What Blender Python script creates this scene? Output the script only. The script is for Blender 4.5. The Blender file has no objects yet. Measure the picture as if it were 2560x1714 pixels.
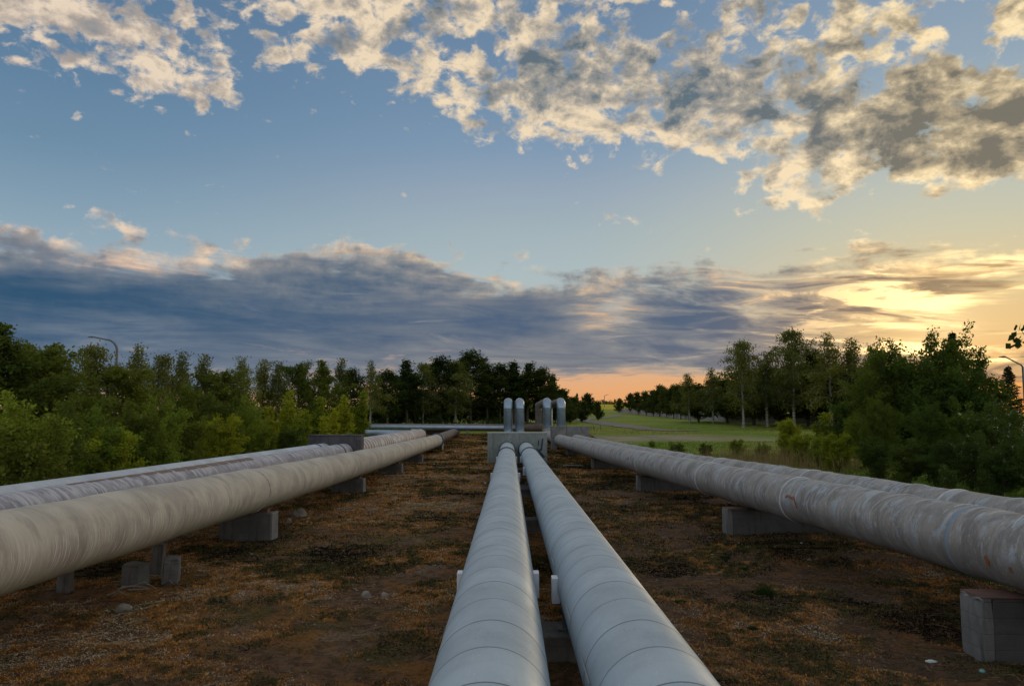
import bpy, bmesh, math, random
import numpy as np
from mathutils import Vector

R = math.radians
rng = np.random.default_rng(7)
random.seed(7)
scene = bpy.context.scene
col = scene.collection

# ------------------------------------------------------------------ camera
FPX, HC, PITCH, YAW = 796.0, 2.68, R(5.28), R(0.173)
cam_d = bpy.data.cameras.new("camera")
cam_d.sensor_width = 36.0
cam_d.lens = 36.0 * FPX / 1024.0
cam_d.clip_end = 6000
cam_d.clip_start = 0.05
cam = bpy.data.objects.new("camera", cam_d)
cam.location = (0, 0, HC)
cam.rotation_euler = (R(90) + PITCH, 0, -YAW)
col.objects.link(cam)
scene.camera = cam


def at(u, v, d):
    """world point seen at pixel (u, v) of the 1024 x 685 frame, d metres ahead"""
    a, b = (u - 512) / FPX, (342.5 - v) / FPX
    c, s = math.cos(PITCH), math.sin(PITCH)
    x, y, z = a, c - b * s, s + b * c
    cy, sy = math.cos(YAW), math.sin(YAW)
    x, y = x * cy + y * sy, -x * sy + y * cy
    k = d / y
    return Vector((x * k, d, HC + z * k))


# ------------------------------------------------------------------ helpers
def tag(o, label=None, cat=None, group=None, kind=None):
    if label: o["label"] = label
    if cat: o["category"] = cat
    if group: o["group"] = group
    if kind: o["kind"] = kind
    return o


def link(name, me, parent=None, mat=None, smooth=False):
    o = bpy.data.objects.new(name, me)
    col.objects.link(o)
    if mat is not None:
        me.materials.append(mat)
    if smooth:
        me.polygons.foreach_set("use_smooth", [True] * len(me.polygons))
    if parent is not None:
        o.parent = parent
    return o


def empty(name, loc=(0, 0, 0), rz=0.0):
    o = bpy.data.objects.new(name, None)
    o.empty_display_size = 0.3
    o.location = loc
    o.rotation_euler = (0, 0, rz)
    col.objects.link(o)
    return o


def np_mesh(name, verts, faces, attrs=None):
    """fast mesh from numpy: verts (n,3), faces (m,k)"""
    verts = np.asarray(verts, dtype=np.float32)
    faces = np.asarray(faces, dtype=np.int32)
    me = bpy.data.meshes.new(name)
    m, k = faces.shape
    me.vertices.add(len(verts))
    me.vertices.foreach_set("co", verts.ravel())
    me.loops.add(m * k)
    me.loops.foreach_set("vertex_index", faces.ravel())
    me.polygons.add(m)
    me.polygons.foreach_set("loop_start", np.arange(0, m * k, k, dtype=np.int32))
    try:
        me.polygons.foreach_set("loop_total", np.full(m, k, dtype=np.int32))
    except Exception:
        pass
    for an, (typ, data) in (attrs or {}).items():
        a = me.attributes.new(an, typ, "POINT")
        key = "vector" if typ == "FLOAT_VECTOR" else "value"
        a.data.foreach_set(key, np.asarray(data, dtype=np.float32).ravel())
    me.update(calc_edges=True)
    me.validate()
    return me


def tube_mesh(name, pts, rad, nseg=40, caps=True, along0=0.0):
    """swept tube with parallel transport frame; attribute pipeco = (r cos, along, r sin)"""
    pts = [Vector(p) for p in pts]
    n = len(pts)
    rads = rad if hasattr(rad, "__len__") else [rad] * n
    tang = []
    for i in range(n):
        a = pts[max(i - 1, 0)]
        b = pts[min(i + 1, n - 1)]
        t = (b - a)
        if t.length < 1e-9:
            t = Vector((0, 1, 0))
        tang.append(t.normalized())
    ref = Vector((0, 0, 1)) if abs(tang[0].z) < 0.9 else Vector((0, -1, 0))
    side = tang[0].cross(ref).normalized()
    verts, co = [], []
    al = along0
    for i in range(n):
        if i:
            al += (pts[i] - pts[i - 1]).length
            side = (side - tang[i] * side.dot(tang[i])).normalized()
        up = side.cross(tang[i]).normalized()
        for k in range(nseg):
            f = 2 * math.pi * k / nseg
            c, s = math.cos(f), math.sin(f)
            verts.append(pts[i] + (side * c + up * s) * rads[i])
            co.append((rads[i] * c, al, rads[i] * s))
    faces = []
    for i in range(n - 1):
        for k in range(nseg):
            k2 = (k + 1) % nseg
            faces.append((i * nseg + k, i * nseg + k2, (i + 1) * nseg + k2, (i + 1) * nseg + k))
    if caps:
        for e, rev in ((0, False), (n - 1, True)):      # end discs on vertices of their own keep the side shading clean
            b0 = len(verts)
            verts += [verts[e * nseg + k].copy() for k in range(nseg)]
            co += [co[e * nseg + k] for k in range(nseg)]
            ring = list(range(b0, b0 + nseg))
            faces.append(tuple(reversed(ring)) if rev else tuple(ring))
    me = bpy.data.meshes.new(name)
    me.from_pydata(verts, [], faces)
    a = me.attributes.new("pipeco", "FLOAT_VECTOR", "POINT")
    a.data.foreach_set("vector", np.asarray(co, dtype=np.float32).ravel())
    # outward normals
    bm = bmesh.new(); bm.from_mesh(me)
    bmesh.ops.recalc_face_normals(bm, faces=bm.faces)
    bm.to_mesh(me); bm.free()
    for p in me.polygons:
        p.use_smooth = len(p.vertices) == 4
    return me


def box_mesh(name, boxes, bevel=0.01, rough=0.0, cuts=0):
    """boxes: list of (cx,cy,cz,sx,sy,sz[,rz[,taper]]) joined into one bevelled mesh"""
    bm = bmesh.new()
    for b in boxes:
        cx, cy, cz, sx, sy, sz = b[:6]
        rz = b[6] if len(b) > 6 else 0
        r = bmesh.ops.create_cube(bm, size=1.0)
        vs = r["verts"]
        cr, sr = math.cos(rz), math.sin(rz)
        for v in vs:
            x, y, z = v.co.x * sx, v.co.y * sy, v.co.z * sz
            v.co = (cx + x * cr - y * sr, cy + x * sr + y * cr, cz + z)
    if bevel > 0:
        bmesh.ops.bevel(bm, geom=list(bm.edges), offset=bevel, segments=2, affect="EDGES", profile=0.6)
    if cuts:
        long = [e for e in bm.edges if e.calc_length() > 0.25]
        bmesh.ops.subdivide_edges(bm, edges=long, cuts=cuts, use_grid_fill=True)
    if rough:
        rr = random.Random(len(boxes) * 31 + int(abs(boxes[0][1]) * 100))
        for v in bm.verts:
            v.co += Vector((rr.uniform(-1, 1), rr.uniform(-1, 1), rr.uniform(-1, 1))) * rough
    me = bpy.data.meshes.new(name)
    bm.to_mesh(me); bm.free()
    return me


def smooth01(x):
    x = np.clip(x, 0, 1)
    return x * x * (3 - 2 * x)


# lattice value noise (numpy) for terrain and scatter
_lat = np.random.default_rng(3).random((256, 256))


def vnoise(x, y):
    x = np.asarray(x, dtype=float); y = np.asarray(y, dtype=float)
    xi, yi = np.floor(x).astype(int), np.floor(y).astype(int)
    fx, fy = x - xi, y - yi
    fx = fx * fx * (3 - 2 * fx); fy = fy * fy * (3 - 2 * fy)
    g = lambda i, j: _lat[np.mod(i, 256), np.mod(j, 256)]
    return ((g(xi, yi) * (1 - fx) + g(xi + 1, yi) * fx) * (1 - fy)
            + (g(xi, yi + 1) * (1 - fx) + g(xi + 1, yi + 1) * fx) * fy)


def fbm(x, y, o=4):
    s, a, t = 0.0, 0.5, 0.0
    for i in range(o):
        s = s + a * vnoise(x * 2 ** i + 17.3 * i, y * 2 ** i + 5.1 * i)
        t += a
        a *= 0.5
    return s / t


MOUNDS = [(5.55, 15.2, 1.5, 1.0, 0.22), (5.3, 7.9, 1.1, 0.7, 0.14), (-2.4, 11.6, 0.9, 0.5, 0.07), (6.4, 17.6, 2.0, 0.8, 0.12),
          (-5.4, 12.2, 1.6, 0.8, 0.06), (3.4, 8.2, 0.8, 0.6, 0.06)]


def ground_z(x, y, detail=True):
    x = np.asarray(x, dtype=float); y = np.asarray(y, dtype=float)
    z = np.interp(y, [-50, 52, 85, 130, 200, 300, 520, 700, 4000], [0, 0, 0.75, 1.95, 2.75, 5.0, 10.6, 11.0, 10.0])
    z = z + 0.34 * smooth01((x - 8) / 5) * (1 - smooth01((y - 50) / 40))
    z = z + 0.22 * smooth01((-x - 8.5) / 4) * (1 - smooth01((y - 50) / 40))
    side = smooth01((np.abs(x - 20) - 60) / 200) * smooth01((y - 150) / 200)
    z = z * (1 - 0.75 * side)
    for mx, my, rx, ry, h in MOUNDS:
        z = z + h * np.exp(-((x - mx) / rx) ** 2 - ((y - my) / ry) ** 2)
    if detail:
        near = 1 - smooth01((y - 25) / 60)
        z = z + near * (0.10 * (fbm(x * 0.55 + 9, y * 0.55, 3) - 0.5) + 0.055 * (fbm(x * 2.6, y * 2.6 + 31, 3) - 0.5)
                        + 0.06 * (fbm(x * 7, y * 7 + 3, 3) - 0.5))
        z = z + (1 - near) * 0.25 * (fbm(x * 0.12 + 4, y * 0.12, 3) - 0.5)
    return z


def gz(x, y):
    return float(ground_z(x, y, False))


# ------------------------------------------------------------------ node helper
class NT:
    def __init__(self, tree):
        self.t = tree

    def n(self, typ, **kw):
        nd = self.t.nodes.new(typ)
        for k, v in kw.items():
            setattr(nd, k, v)
        return nd

    def put(self, sock, val):
        if val is None:
            return
        if isinstance(val, bpy.types.NodeSocket):
            self.t.links.new(val, sock)
        else:
            sock.default_value = val

    def m(self, op, a, b=None, c=None, clamp=False):
        nd = self.n("ShaderNodeMath", operation=op, use_clamp=clamp)
        self.put(nd.inputs[0], a); self.put(nd.inputs[1], b); self.put(nd.inputs[2], c)
        return nd.outputs[0]

    def vm(self, op, a, b=None, c=None, scale=None):
        nd = self.n("ShaderNodeVectorMath", operation=op)
        self.put(nd.inputs[0], a); self.put(nd.inputs[1], b); self.put(nd.inputs[2], c)
        if scale is not None:
            self.put(nd.inputs["Scale"], scale)
        return nd.outputs["Value"] if op in ("DOT_PRODUCT", "LENGTH", "DISTANCE") else nd.outputs[0]

    def mix(self, f, a, b, blend="MIX"):
        nd = self.n("ShaderNodeMix", data_type="RGBA", blend_type=blend, clamp_factor=True)
        self.put(nd.inputs[0], f)
        for s, v in ((nd.inputs[6], a), (nd.inputs[7], b)):
            if isinstance(v, (tuple, list)):
                v = (v[0], v[1], v[2], 1.0)
            self.put(s, v)
        return nd.outputs[2]

    def step(self, x, lo, hi, to0=0.0, to1=1.0):
        nd = self.n("ShaderNodeMapRange", interpolation_type="SMOOTHSTEP")
        self.put(nd.inputs[0], x)
        nd.inputs[1].default_value = lo; nd.inputs[2].default_value = hi
        nd.inputs[3].default_value = to0; nd.inputs[4].default_value = to1
        return nd.outputs[0]

    def noise(self, vec, scale, detail=4.0, rough=0.55, dist=0.0, out=0):
        nd = self.n("ShaderNodeTexNoise")
        self.put(nd.inputs["Vector"], vec)
        nd.inputs["Scale"].default_value = scale
        nd.inputs["Detail"].default_value = detail
        nd.inputs["Roughness"].default_value = rough
        nd.inputs["Distortion"].default_value = dist
        return nd.outputs[out]

    def ramp(self, f, stops, interp="LINEAR"):
        nd = self.n("ShaderNodeValToRGB")
        cr = nd.color_ramp
        cr.interpolation = interp
        while len(cr.elements) > 1:
            cr.elements.remove(cr.elements[-1])
        cr.elements[0].position = stops[0][0]
        cr.elements[0].color = tuple(stops[0][1]) + (1.0,)
        for p, c in stops[1:]:
            e = cr.elements.new(p)
            e.color = tuple(c) + (1.0,)
        self.put(nd.inputs[0], f)
        return nd.outputs[0]

    def xyz(self, v):
        nd = self.n("ShaderNodeSeparateXYZ")
        self.put(nd.inputs[0], v)
        return nd.outputs

    def comb(self, x, y, z):
        nd = self.n("ShaderNodeCombineXYZ")
        self.put(nd.inputs[0], x); self.put(nd.inputs[1], y); self.put(nd.inputs[2], z)
        return nd.outputs[0]


def srgb(r, g, b):
    f = lambda c: (c / 255 / 12.92) if c / 255 <= 0.04045 else ((c / 255 + 0.055) / 1.055) ** 2.4
    return (f(r), f(g), f(b))


def material(name):
    m = bpy.data.materials.new(name)
    m.use_nodes = True
    t = NT(m.node_tree)
    bsdf = m.node_tree.nodes["Principled BSDF"]
    return m, t, bsdf


def obj_co(t):
    return t.n("ShaderNodeTexCoord").outputs["Object"]


def world_pos(t):
    return t.n("ShaderNodeNewGeometry").outputs["Position"]


def attr(t, name, out="Vector"):
    return t.n("ShaderNodeAttribute", attribute_name=name).outputs[out]


def bump(t, bsdf, h, strength=0.3, dist=0.02):
    nd = t.n("ShaderNodeBump")
    nd.inputs["Strength"].default_value = strength
    nd.inputs["Distance"].default_value = dist
    t.put(nd.inputs["Height"], h)
    t.t.links.new(nd.outputs[0], bsdf.inputs["Normal"])


# ------------------------------------------------------------------ world: evening sky with lit clouds
SUN_AZ, SUN_EL = R(28.9), R(5.7)


def build_world():
    w = bpy.data.worlds.new("World")
    scene.world = w
    w.use_nodes = True
    t = NT(w.node_tree)
    bg = w.node_tree.nodes["Background"]
    cov_rows = ["88998566368887776574175746886378", "88988547885887676573125637887267", "74557441587755727778855767875112",
                "22677731777675578988987878678756", "01446872125677789998998988888878", "40013674024025789998899989998899",
                "00000322003002767887888889999999", "00000000000000003566784889999999", "00000000000000004433325889999999",
                "00000000000000000000001788888888", "00000000000000000000000364100012", "54340004100000000034000000000000",
                "55566552000000000000000002564445", "99877656889998425222344445677753", "99999999999999986677889999999755",
                "99999999999999999976887666787533", "99999999999999999977999887777543", "99999999999999999999999999777665",
                "99999999999999999999999999999987", "88888888888888775322334455666666", "11111111111111111111111111111111"]
    lit_rows = ["77788777778887766566676667777778", "77778777787877665565655566777777", "77777777777777765463245645666666",
                "88888888888888753244224346555654", "88888888888888653234223234445543", "88888888888888865677433333333332",
                "88888888888888888888765443322222", "88888888888888888999987864332222", "88888888888888889999999876544333",
                "88888888888888889999999988877665", "99999999999999999999999999999999", "88888888888888888888888888888888",
                "67888877888888888888888887768888", "22478875221136788888888877668999", "00000111111223565322111111123479",
                "11111111121222211366346756899888", "11111111111111111255211212699877", "24666532222222222233222222467765",
                "33333333333333344433333322222233", "44444444444444444444444444444444", "55555555555555555555555555555555"]
    C = np.array([[int(c) for c in r.ljust(32, r[-1])[:32]] for r in cov_rows], float) / 9
    L = np.array([[int(c) for c in r.ljust(32, r[-1])[:32]] for r in lit_rows], float) / 9

    def sample(M, x, y):
        fx, fy = min(max(x / 75.5, 0), 30.999), min(max(y / 46.0, 0), 19.999)
        i, j = int(fy), int(fx)
        a, b = fy - i, fx - j
        return (M[i, j] * (1 - b) + M[i, j + 1] * b) * (1 - a) + (M[i + 1, j] * (1 - b) + M[i + 1, j + 1] * b) * a

    AZ0 = R(35.0)
    els = [R(-1 + 1.55 * i) for i in range(22)]
    d = t.n("ShaderNodeTexCoord").outputs["Generated"]
    x, y, z = t.xyz(d)
    az = t.m("ARCTAN2", x, y)
    el = t.m("ARCSINE", z)
    azn = t.m("MULTIPLY_ADD", az, 1 / (2 * AZ0), 0.5, clamp=True)
    # noise warps where the control map is read, so its cells never show
    zc = t.m("ADD", t.m("MAXIMUM", z, 0.0), 0.055)
    px_, py_ = t.m("DIVIDE", x, zc), t.m("DIVIDE", y, zc)
    p = t.comb(px_, py_, 0.0)
    wn = t.noise(p, 2.2, 3.0, 0.5, out=1)
    wx, wy, wz = t.xyz(wn)
    azw = t.m("ADD", azn, t.m("MULTIPLY", t.m("SUBTRACT", wx, 0.5), 0.035))
    elw = t.m("ADD", el, t.m("MULTIPLY", t.m("SUBTRACT", wy, 0.5), 0.035))
    elc = t.m("MINIMUM", t.m("MAXIMUM", elw, els[0]), els[-1])
    acc = None
    step = els[1] - els[0]
    for e in els:
        stops = []
        for j in range(32):
            a = -AZ0 + 2 * AZ0 * j / 31
            dx, dy, dz = math.sin(a) * math.cos(e), math.cos(a) * math.cos(e), math.sin(e)
            c, s = math.cos(PITCH), math.sin(PITCH)
            cx, cy = dx * math.cos(YAW) - dy * math.sin(YAW), dx * math.sin(YAW) + dy * math.cos(YAW)
            fw, up = cy * c + dz * s, -cy * s + dz * c
            u, v = 512 + FPX * cx / fw, 342.5 - FPX * up / fw
            X, Y = u / 0.43724, v / 0.43724
            stops.append((j / 31, (sample(C, X, Y), sample(L, X, Y), 0.0)))
        rc = t.ramp(azw, stops)
        wgt = t.m("MAXIMUM", t.m("SUBTRACT", 1.0, t.m("MULTIPLY", t.m("ABSOLUTE", t.m("SUBTRACT", elc, e)), 1 / step)), 0.0)
        acc = t.vm("SCALE", rc, scale=wgt) if acc is None else t.vm("ADD", acc, t.vm("SCALE", rc, scale=wgt))
    cov, lit, _ = t.xyz(acc)
    front = t.step(t.m("ABSOLUTE", az), R(36), R(60), 1.0, 0.0)
    cov = t.m("ADD", t.m("MULTIPLY", cov, front), t.m("MULTIPLY", t.m("SUBTRACT", 1.0, front), 0.42))
    lit = t.m("ADD", t.m("MULTIPLY", lit, front), t.m("MULTIPLY", t.m("SUBTRACT", 1.0, front), 0.6))
    # cloud detail: heaps high up, streaks low down
    low = t.step(t.m("MULTIPLY_ADD", t.m("SUBTRACT", wz, 0.5), 0.16, el), R(6.5), R(15), 1.0, 0.0)
    q = t.comb(az, t.m("MULTIPLY", el, 1.55), t.m("MULTIPLY", az, 0.3))
    n0 = t.noise(q, 9.0, 3.0, 0.5, 0.3)
    n1 = t.noise(q, 25.0, 10.0, 0.60, 0.3)
    vor = t.n("ShaderNodeTexVoronoi", feature="SMOOTH_F1")
    qd = t.vm("ADD", q, t.vm("SCALE", t.vm("SUBTRACT", t.noise(q, 40.0, 3.0, 0.6, out=1), (0.5, 0.5, 0.5)), scale=0.04))
    t.put(vor.inputs["Vector"], qd)
    vor.inputs["Scale"].default_value = 40.0
    vor.inputs["Smoothness"].default_value = 0.8
    puff = t.m("SUBTRACT", 0.5, vor.outputs["Distance"])
    n1 = t.m("ADD", n1, t.m("MULTIPLY", puff, 0.22))
    n1 = t.m("ADD", n1, t.m("MULTIPLY", t.m("SUBTRACT", n0, 0.5), 0.4))
    # low cloud in layered streaks; the layers catch light along their upper edge
    elq = t.m("MULTIPLY_ADD", az, 1.6, t.m("MULTIPLY", el, 38.0))
    pl = t.comb(t.m("MULTIPLY", az, 5.5), elq, 0.0)
    n2 = t.noise(pl, 0.85, 9.0, 0.60, 1.0)
    n2u = t.noise(t.vm("ADD", pl, (0.03, 0.22, 0.0)), 0.85, 6.0, 0.58, 1.0)
    n = t.m("ADD", t.m("MULTIPLY", n1, t.m("SUBTRACT", 1.0, low)), t.m("MULTIPLY", n2, low))
    so_ = (0.018, -0.026, 0.0)
    n1s = t.noise(t.vm("ADD", q, so_), 18.0, 6.0, 0.58, 0.35)
    n1b = t.noise(q, 18.0, 6.0, 0.58, 0.35)
    relief = t.m("ADD", t.m("MULTIPLY", t.m("SUBTRACT", n1b, n1s), t.m("MULTIPLY_ADD", low, -2.3, 2.3)),
                 t.m("MULTIPLY", t.m("SUBTRACT", n2, n2u), t.m("MULTIPLY", low, t.m("MULTIPLY_ADD", lit, 1.7, 0.10))))
    dens = t.m("ADD", t.m("MULTIPLY_ADD", cov, 0.98, t.m("MULTIPLY_ADD", low, 0.045, -0.045)), t.m("MULTIPLY", t.m("SUBTRACT", n, 0.5), t.m("MULTIPLY_ADD", low, -0.3, 2.4)))
    alpha = t.step(dens, 0.38, 0.82)
    fine = t.noise(q, 55.0, 7.0, 0.62, 0.4)
    n3 = t.noise(pl, 1.3, 9.0, 0.60, 1.0)
    tex = t.m("ADD", t.m("MULTIPLY", t.m("SUBTRACT", fine, 0.5), t.m("MULTIPLY_ADD", low, -0.62, 0.72)),
              t.m("MULTIPLY", t.m("SUBTRACT", n3, 0.5), t.m("MULTIPLY", low, t.m("MULTIPLY_ADD", lit, 2.6, 0.0))))
    core = t.m("MULTIPLY", t.m("SUBTRACT", 0.85, dens), t.m("MULTIPLY_ADD", low, -0.35, 0.42))
    litv = t.m("ADD", t.m("ADD", t.m("MULTIPLY_ADD", lit, t.m("MULTIPLY_ADD", low, 0.1, 0.68), 0.04), relief), t.m("ADD", tex, core))
    sd = (math.sin(SUN_AZ) * math.cos(SUN_EL), math.cos(SUN_AZ) * math.cos(SUN_EL), math.sin(SUN_EL))
    ang = t.m("ARCCOSINE", t.m("MINIMUM", t.vm("DOT_PRODUCT", d, sd), 1.0))
    g3 = t.m("EXPONENT", t.m("MULTIPLY", t.m("POWER", t.m("DIVIDE", ang, R(13.0)), 2.0), -1.0))
    streak = t.m("MULTIPLY", t.m("MULTIPLY", t.step(n3, 0.50, 0.60), low), g3)
    gap = t.m("MULTIPLY", t.m("MULTIPLY", t.step(n3, 0.40, 0.48, 1.0, 0.0), low), g3)
    litv = t.m("MULTIPLY_ADD", litv, t.m("MULTIPLY_ADD", low, 0.15, 1.05), t.m("MULTIPLY_ADD", low, -0.13, 0.06))
    litv = t.m("ADD", litv, t.m("SUBTRACT", t.m("MULTIPLY", streak, 0.75), t.m("MULTIPLY", gap, 0.45)), clamp=True)
    # colours (evening sky: blue overhead, warm to the sun)
    en = t.m("MULTIPLY", el, 1 / R(30), clamp=True)
    k = lambda el_, c: (el_ / 30.0, srgb(*c))
    skyL = t.ramp(en, [k(0, (222, 172, 132)), k(2, (206, 168, 146)), k(6, (165, 170, 178)), k(10, (152, 174, 187)), k(14, (128, 156, 177)),
                       k(17, (110, 142, 168)), k(21, (98, 131, 161)), k(28, (88, 119, 150))])
    skyC = t.ramp(en, [k(0, (230, 160, 104)), k(2, (228, 170, 122)), k(6, (190, 184, 176)), k(10, (172, 188, 192)), k(13, (163, 180, 187)), k(16, (150, 167, 184)),
                       k(19, (128, 154, 180)), k(22, (116, 144, 172)), k(28, (104, 132, 162))])
    skyR = t.ramp(en, [k(0, (238, 142, 60)), k(2, (234, 160, 90)), k(5, (230, 190, 130)), k(9, (218, 198, 152)), k(12, (200, 197, 172)), k(15, (186, 192, 182)),
                       k(18, (166, 182, 186)), k(22, (146, 166, 183)), k(28, (128, 151, 176))])
    fL = t.step(az, R(-32), R(2), 0.0, 1.0)
    fR = t.step(az, R(2), R(30), 0.0, 1.0)
    sky = t.mix(fR, t.mix(fL, skyL, skyC), skyR)
    lowest = t.step(el, R(2.5), R(7), 1.0, 0.0)

    fR2 = t.step(az, R(12), R(31), 0.0, 1.0)

    def three(a, b, c):
        return t.mix(fR2, t.mix(fL, srgb(*a), srgb(*b)), srgb(*c))
    dark_up = three((140, 146, 152), (96, 114, 128), (118, 115, 106))
    dark_lo = three((48, 84, 117), (74, 96, 126), (146, 122, 96))
    dark_zz = three((76, 97, 128), (96, 106, 126), (138, 114, 102))
    dark = t.mix(low, dark_up, t.mix(lowest, dark_lo, dark_zz))
    lit_up = three((232, 214, 194), (240, 220, 190), (255, 232, 188))
    lit_lo = three((222, 190, 168), (236, 196, 156), (255, 226, 170))
    lit_c = t.mix(low, lit_up, lit_lo)
    mid = t.mix(low, three((168, 160, 156), (160, 157, 152), (178, 164, 138)), three((100, 118, 140), (130, 134, 142), (206, 172, 124)))
    lin = lambda a, b: t.m("MULTIPLY", t.m("SUBTRACT", litv, a), 1.0 / (b - a), clamp=True)
    cloud = t.mix(lin(0.42, 0.95), t.mix(lin(0.0, 0.42), dark, mid), lit_c)
    # glow around the low sun behind the clouds
    g1 = t.m("EXPONENT", t.m("MULTIPLY", t.m("POWER", t.m("DIVIDE", ang, R(7.0)), 2.0), -1.0))
    g2 = t.m("EXPONENT", t.m("MULTIPLY", t.m("POWER", t.m("DIVIDE", ang, R(2.2)), 2.0), -1.0))
    cloud = t.mix(1.0, cloud, t.vm("ADD", (1.0, 0.985, 0.95), t.vm("SCALE", (1.0, 0.82, 0.50), scale=t.m("MULTIPLY", t.m("MULTIPLY", g1, t.m("POWER", litv, 2.0)), 0.95))), "MULTIPLY")
    final = t.mix(alpha, sky, cloud)
    final = t.vm("ADD", final, t.vm("SCALE", (1.0, 0.62, 0.22), scale=t.m("MULTIPLY", g1, 0.03)))
    final = t.vm("ADD", final, t.vm("SCALE", (1.0, 0.85, 0.55), scale=t.m("MULTIPLY", g2, 0.12)))
    # unseen sky to the sides and behind, brightened as added fill light
    back = t.step(t.m("ABSOLUTE", az), R(45), R(95), 0.0, 1.0)
    final = t.mix(t.m("MULTIPLY", back, 0.8), final, t.mix(en, srgb(236, 226, 216), srgb(192, 203, 218)))
    # below the horizon
    gnd = t.step(el, R(-2.5), R(-0.3), 0.0, 1.0)
    final = t.mix(gnd, (0.045, 0.04, 0.03), final)
    nish = t.n("ShaderNodeTexSky", sky_type="NISHITA")
    nish.sun_disc = False
    nish.sun_elevation = SUN_EL
    nish.sun_rotation = SUN_AZ
    nish.air_density = 1.0
    nish.dust_density = 1.5
    out = t.vm("ADD", t.vm("SCALE", final, scale=9.8), t.vm("SCALE", nish.outputs[0], scale=0.015))
    t.put(bg.inputs[0], out)
    bg.inputs[1].default_value = 0.1
    try:
        w.cycles.sampling_method = "MANUAL"
        w.cycles.sample_map_resolution = 512
    except Exception:
        pass
    sun = bpy.data.lights.new("sun", "SUN")
    sun.energy = 0.6
    sun.angle = R(10)
    sun.color = (1.0, 0.72, 0.42)
    so = bpy.data.objects.new("sun", sun)
    v = Vector((-sd[0], -sd[1], -sd[2]))
    so.rotation_euler = v.to_track_quat("-Z", "Y").to_euler()
    so.location = (60, 100, 40)
    col.objects.link(so)


# ------------------------------------------------------------------ materials
M = {}


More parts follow.
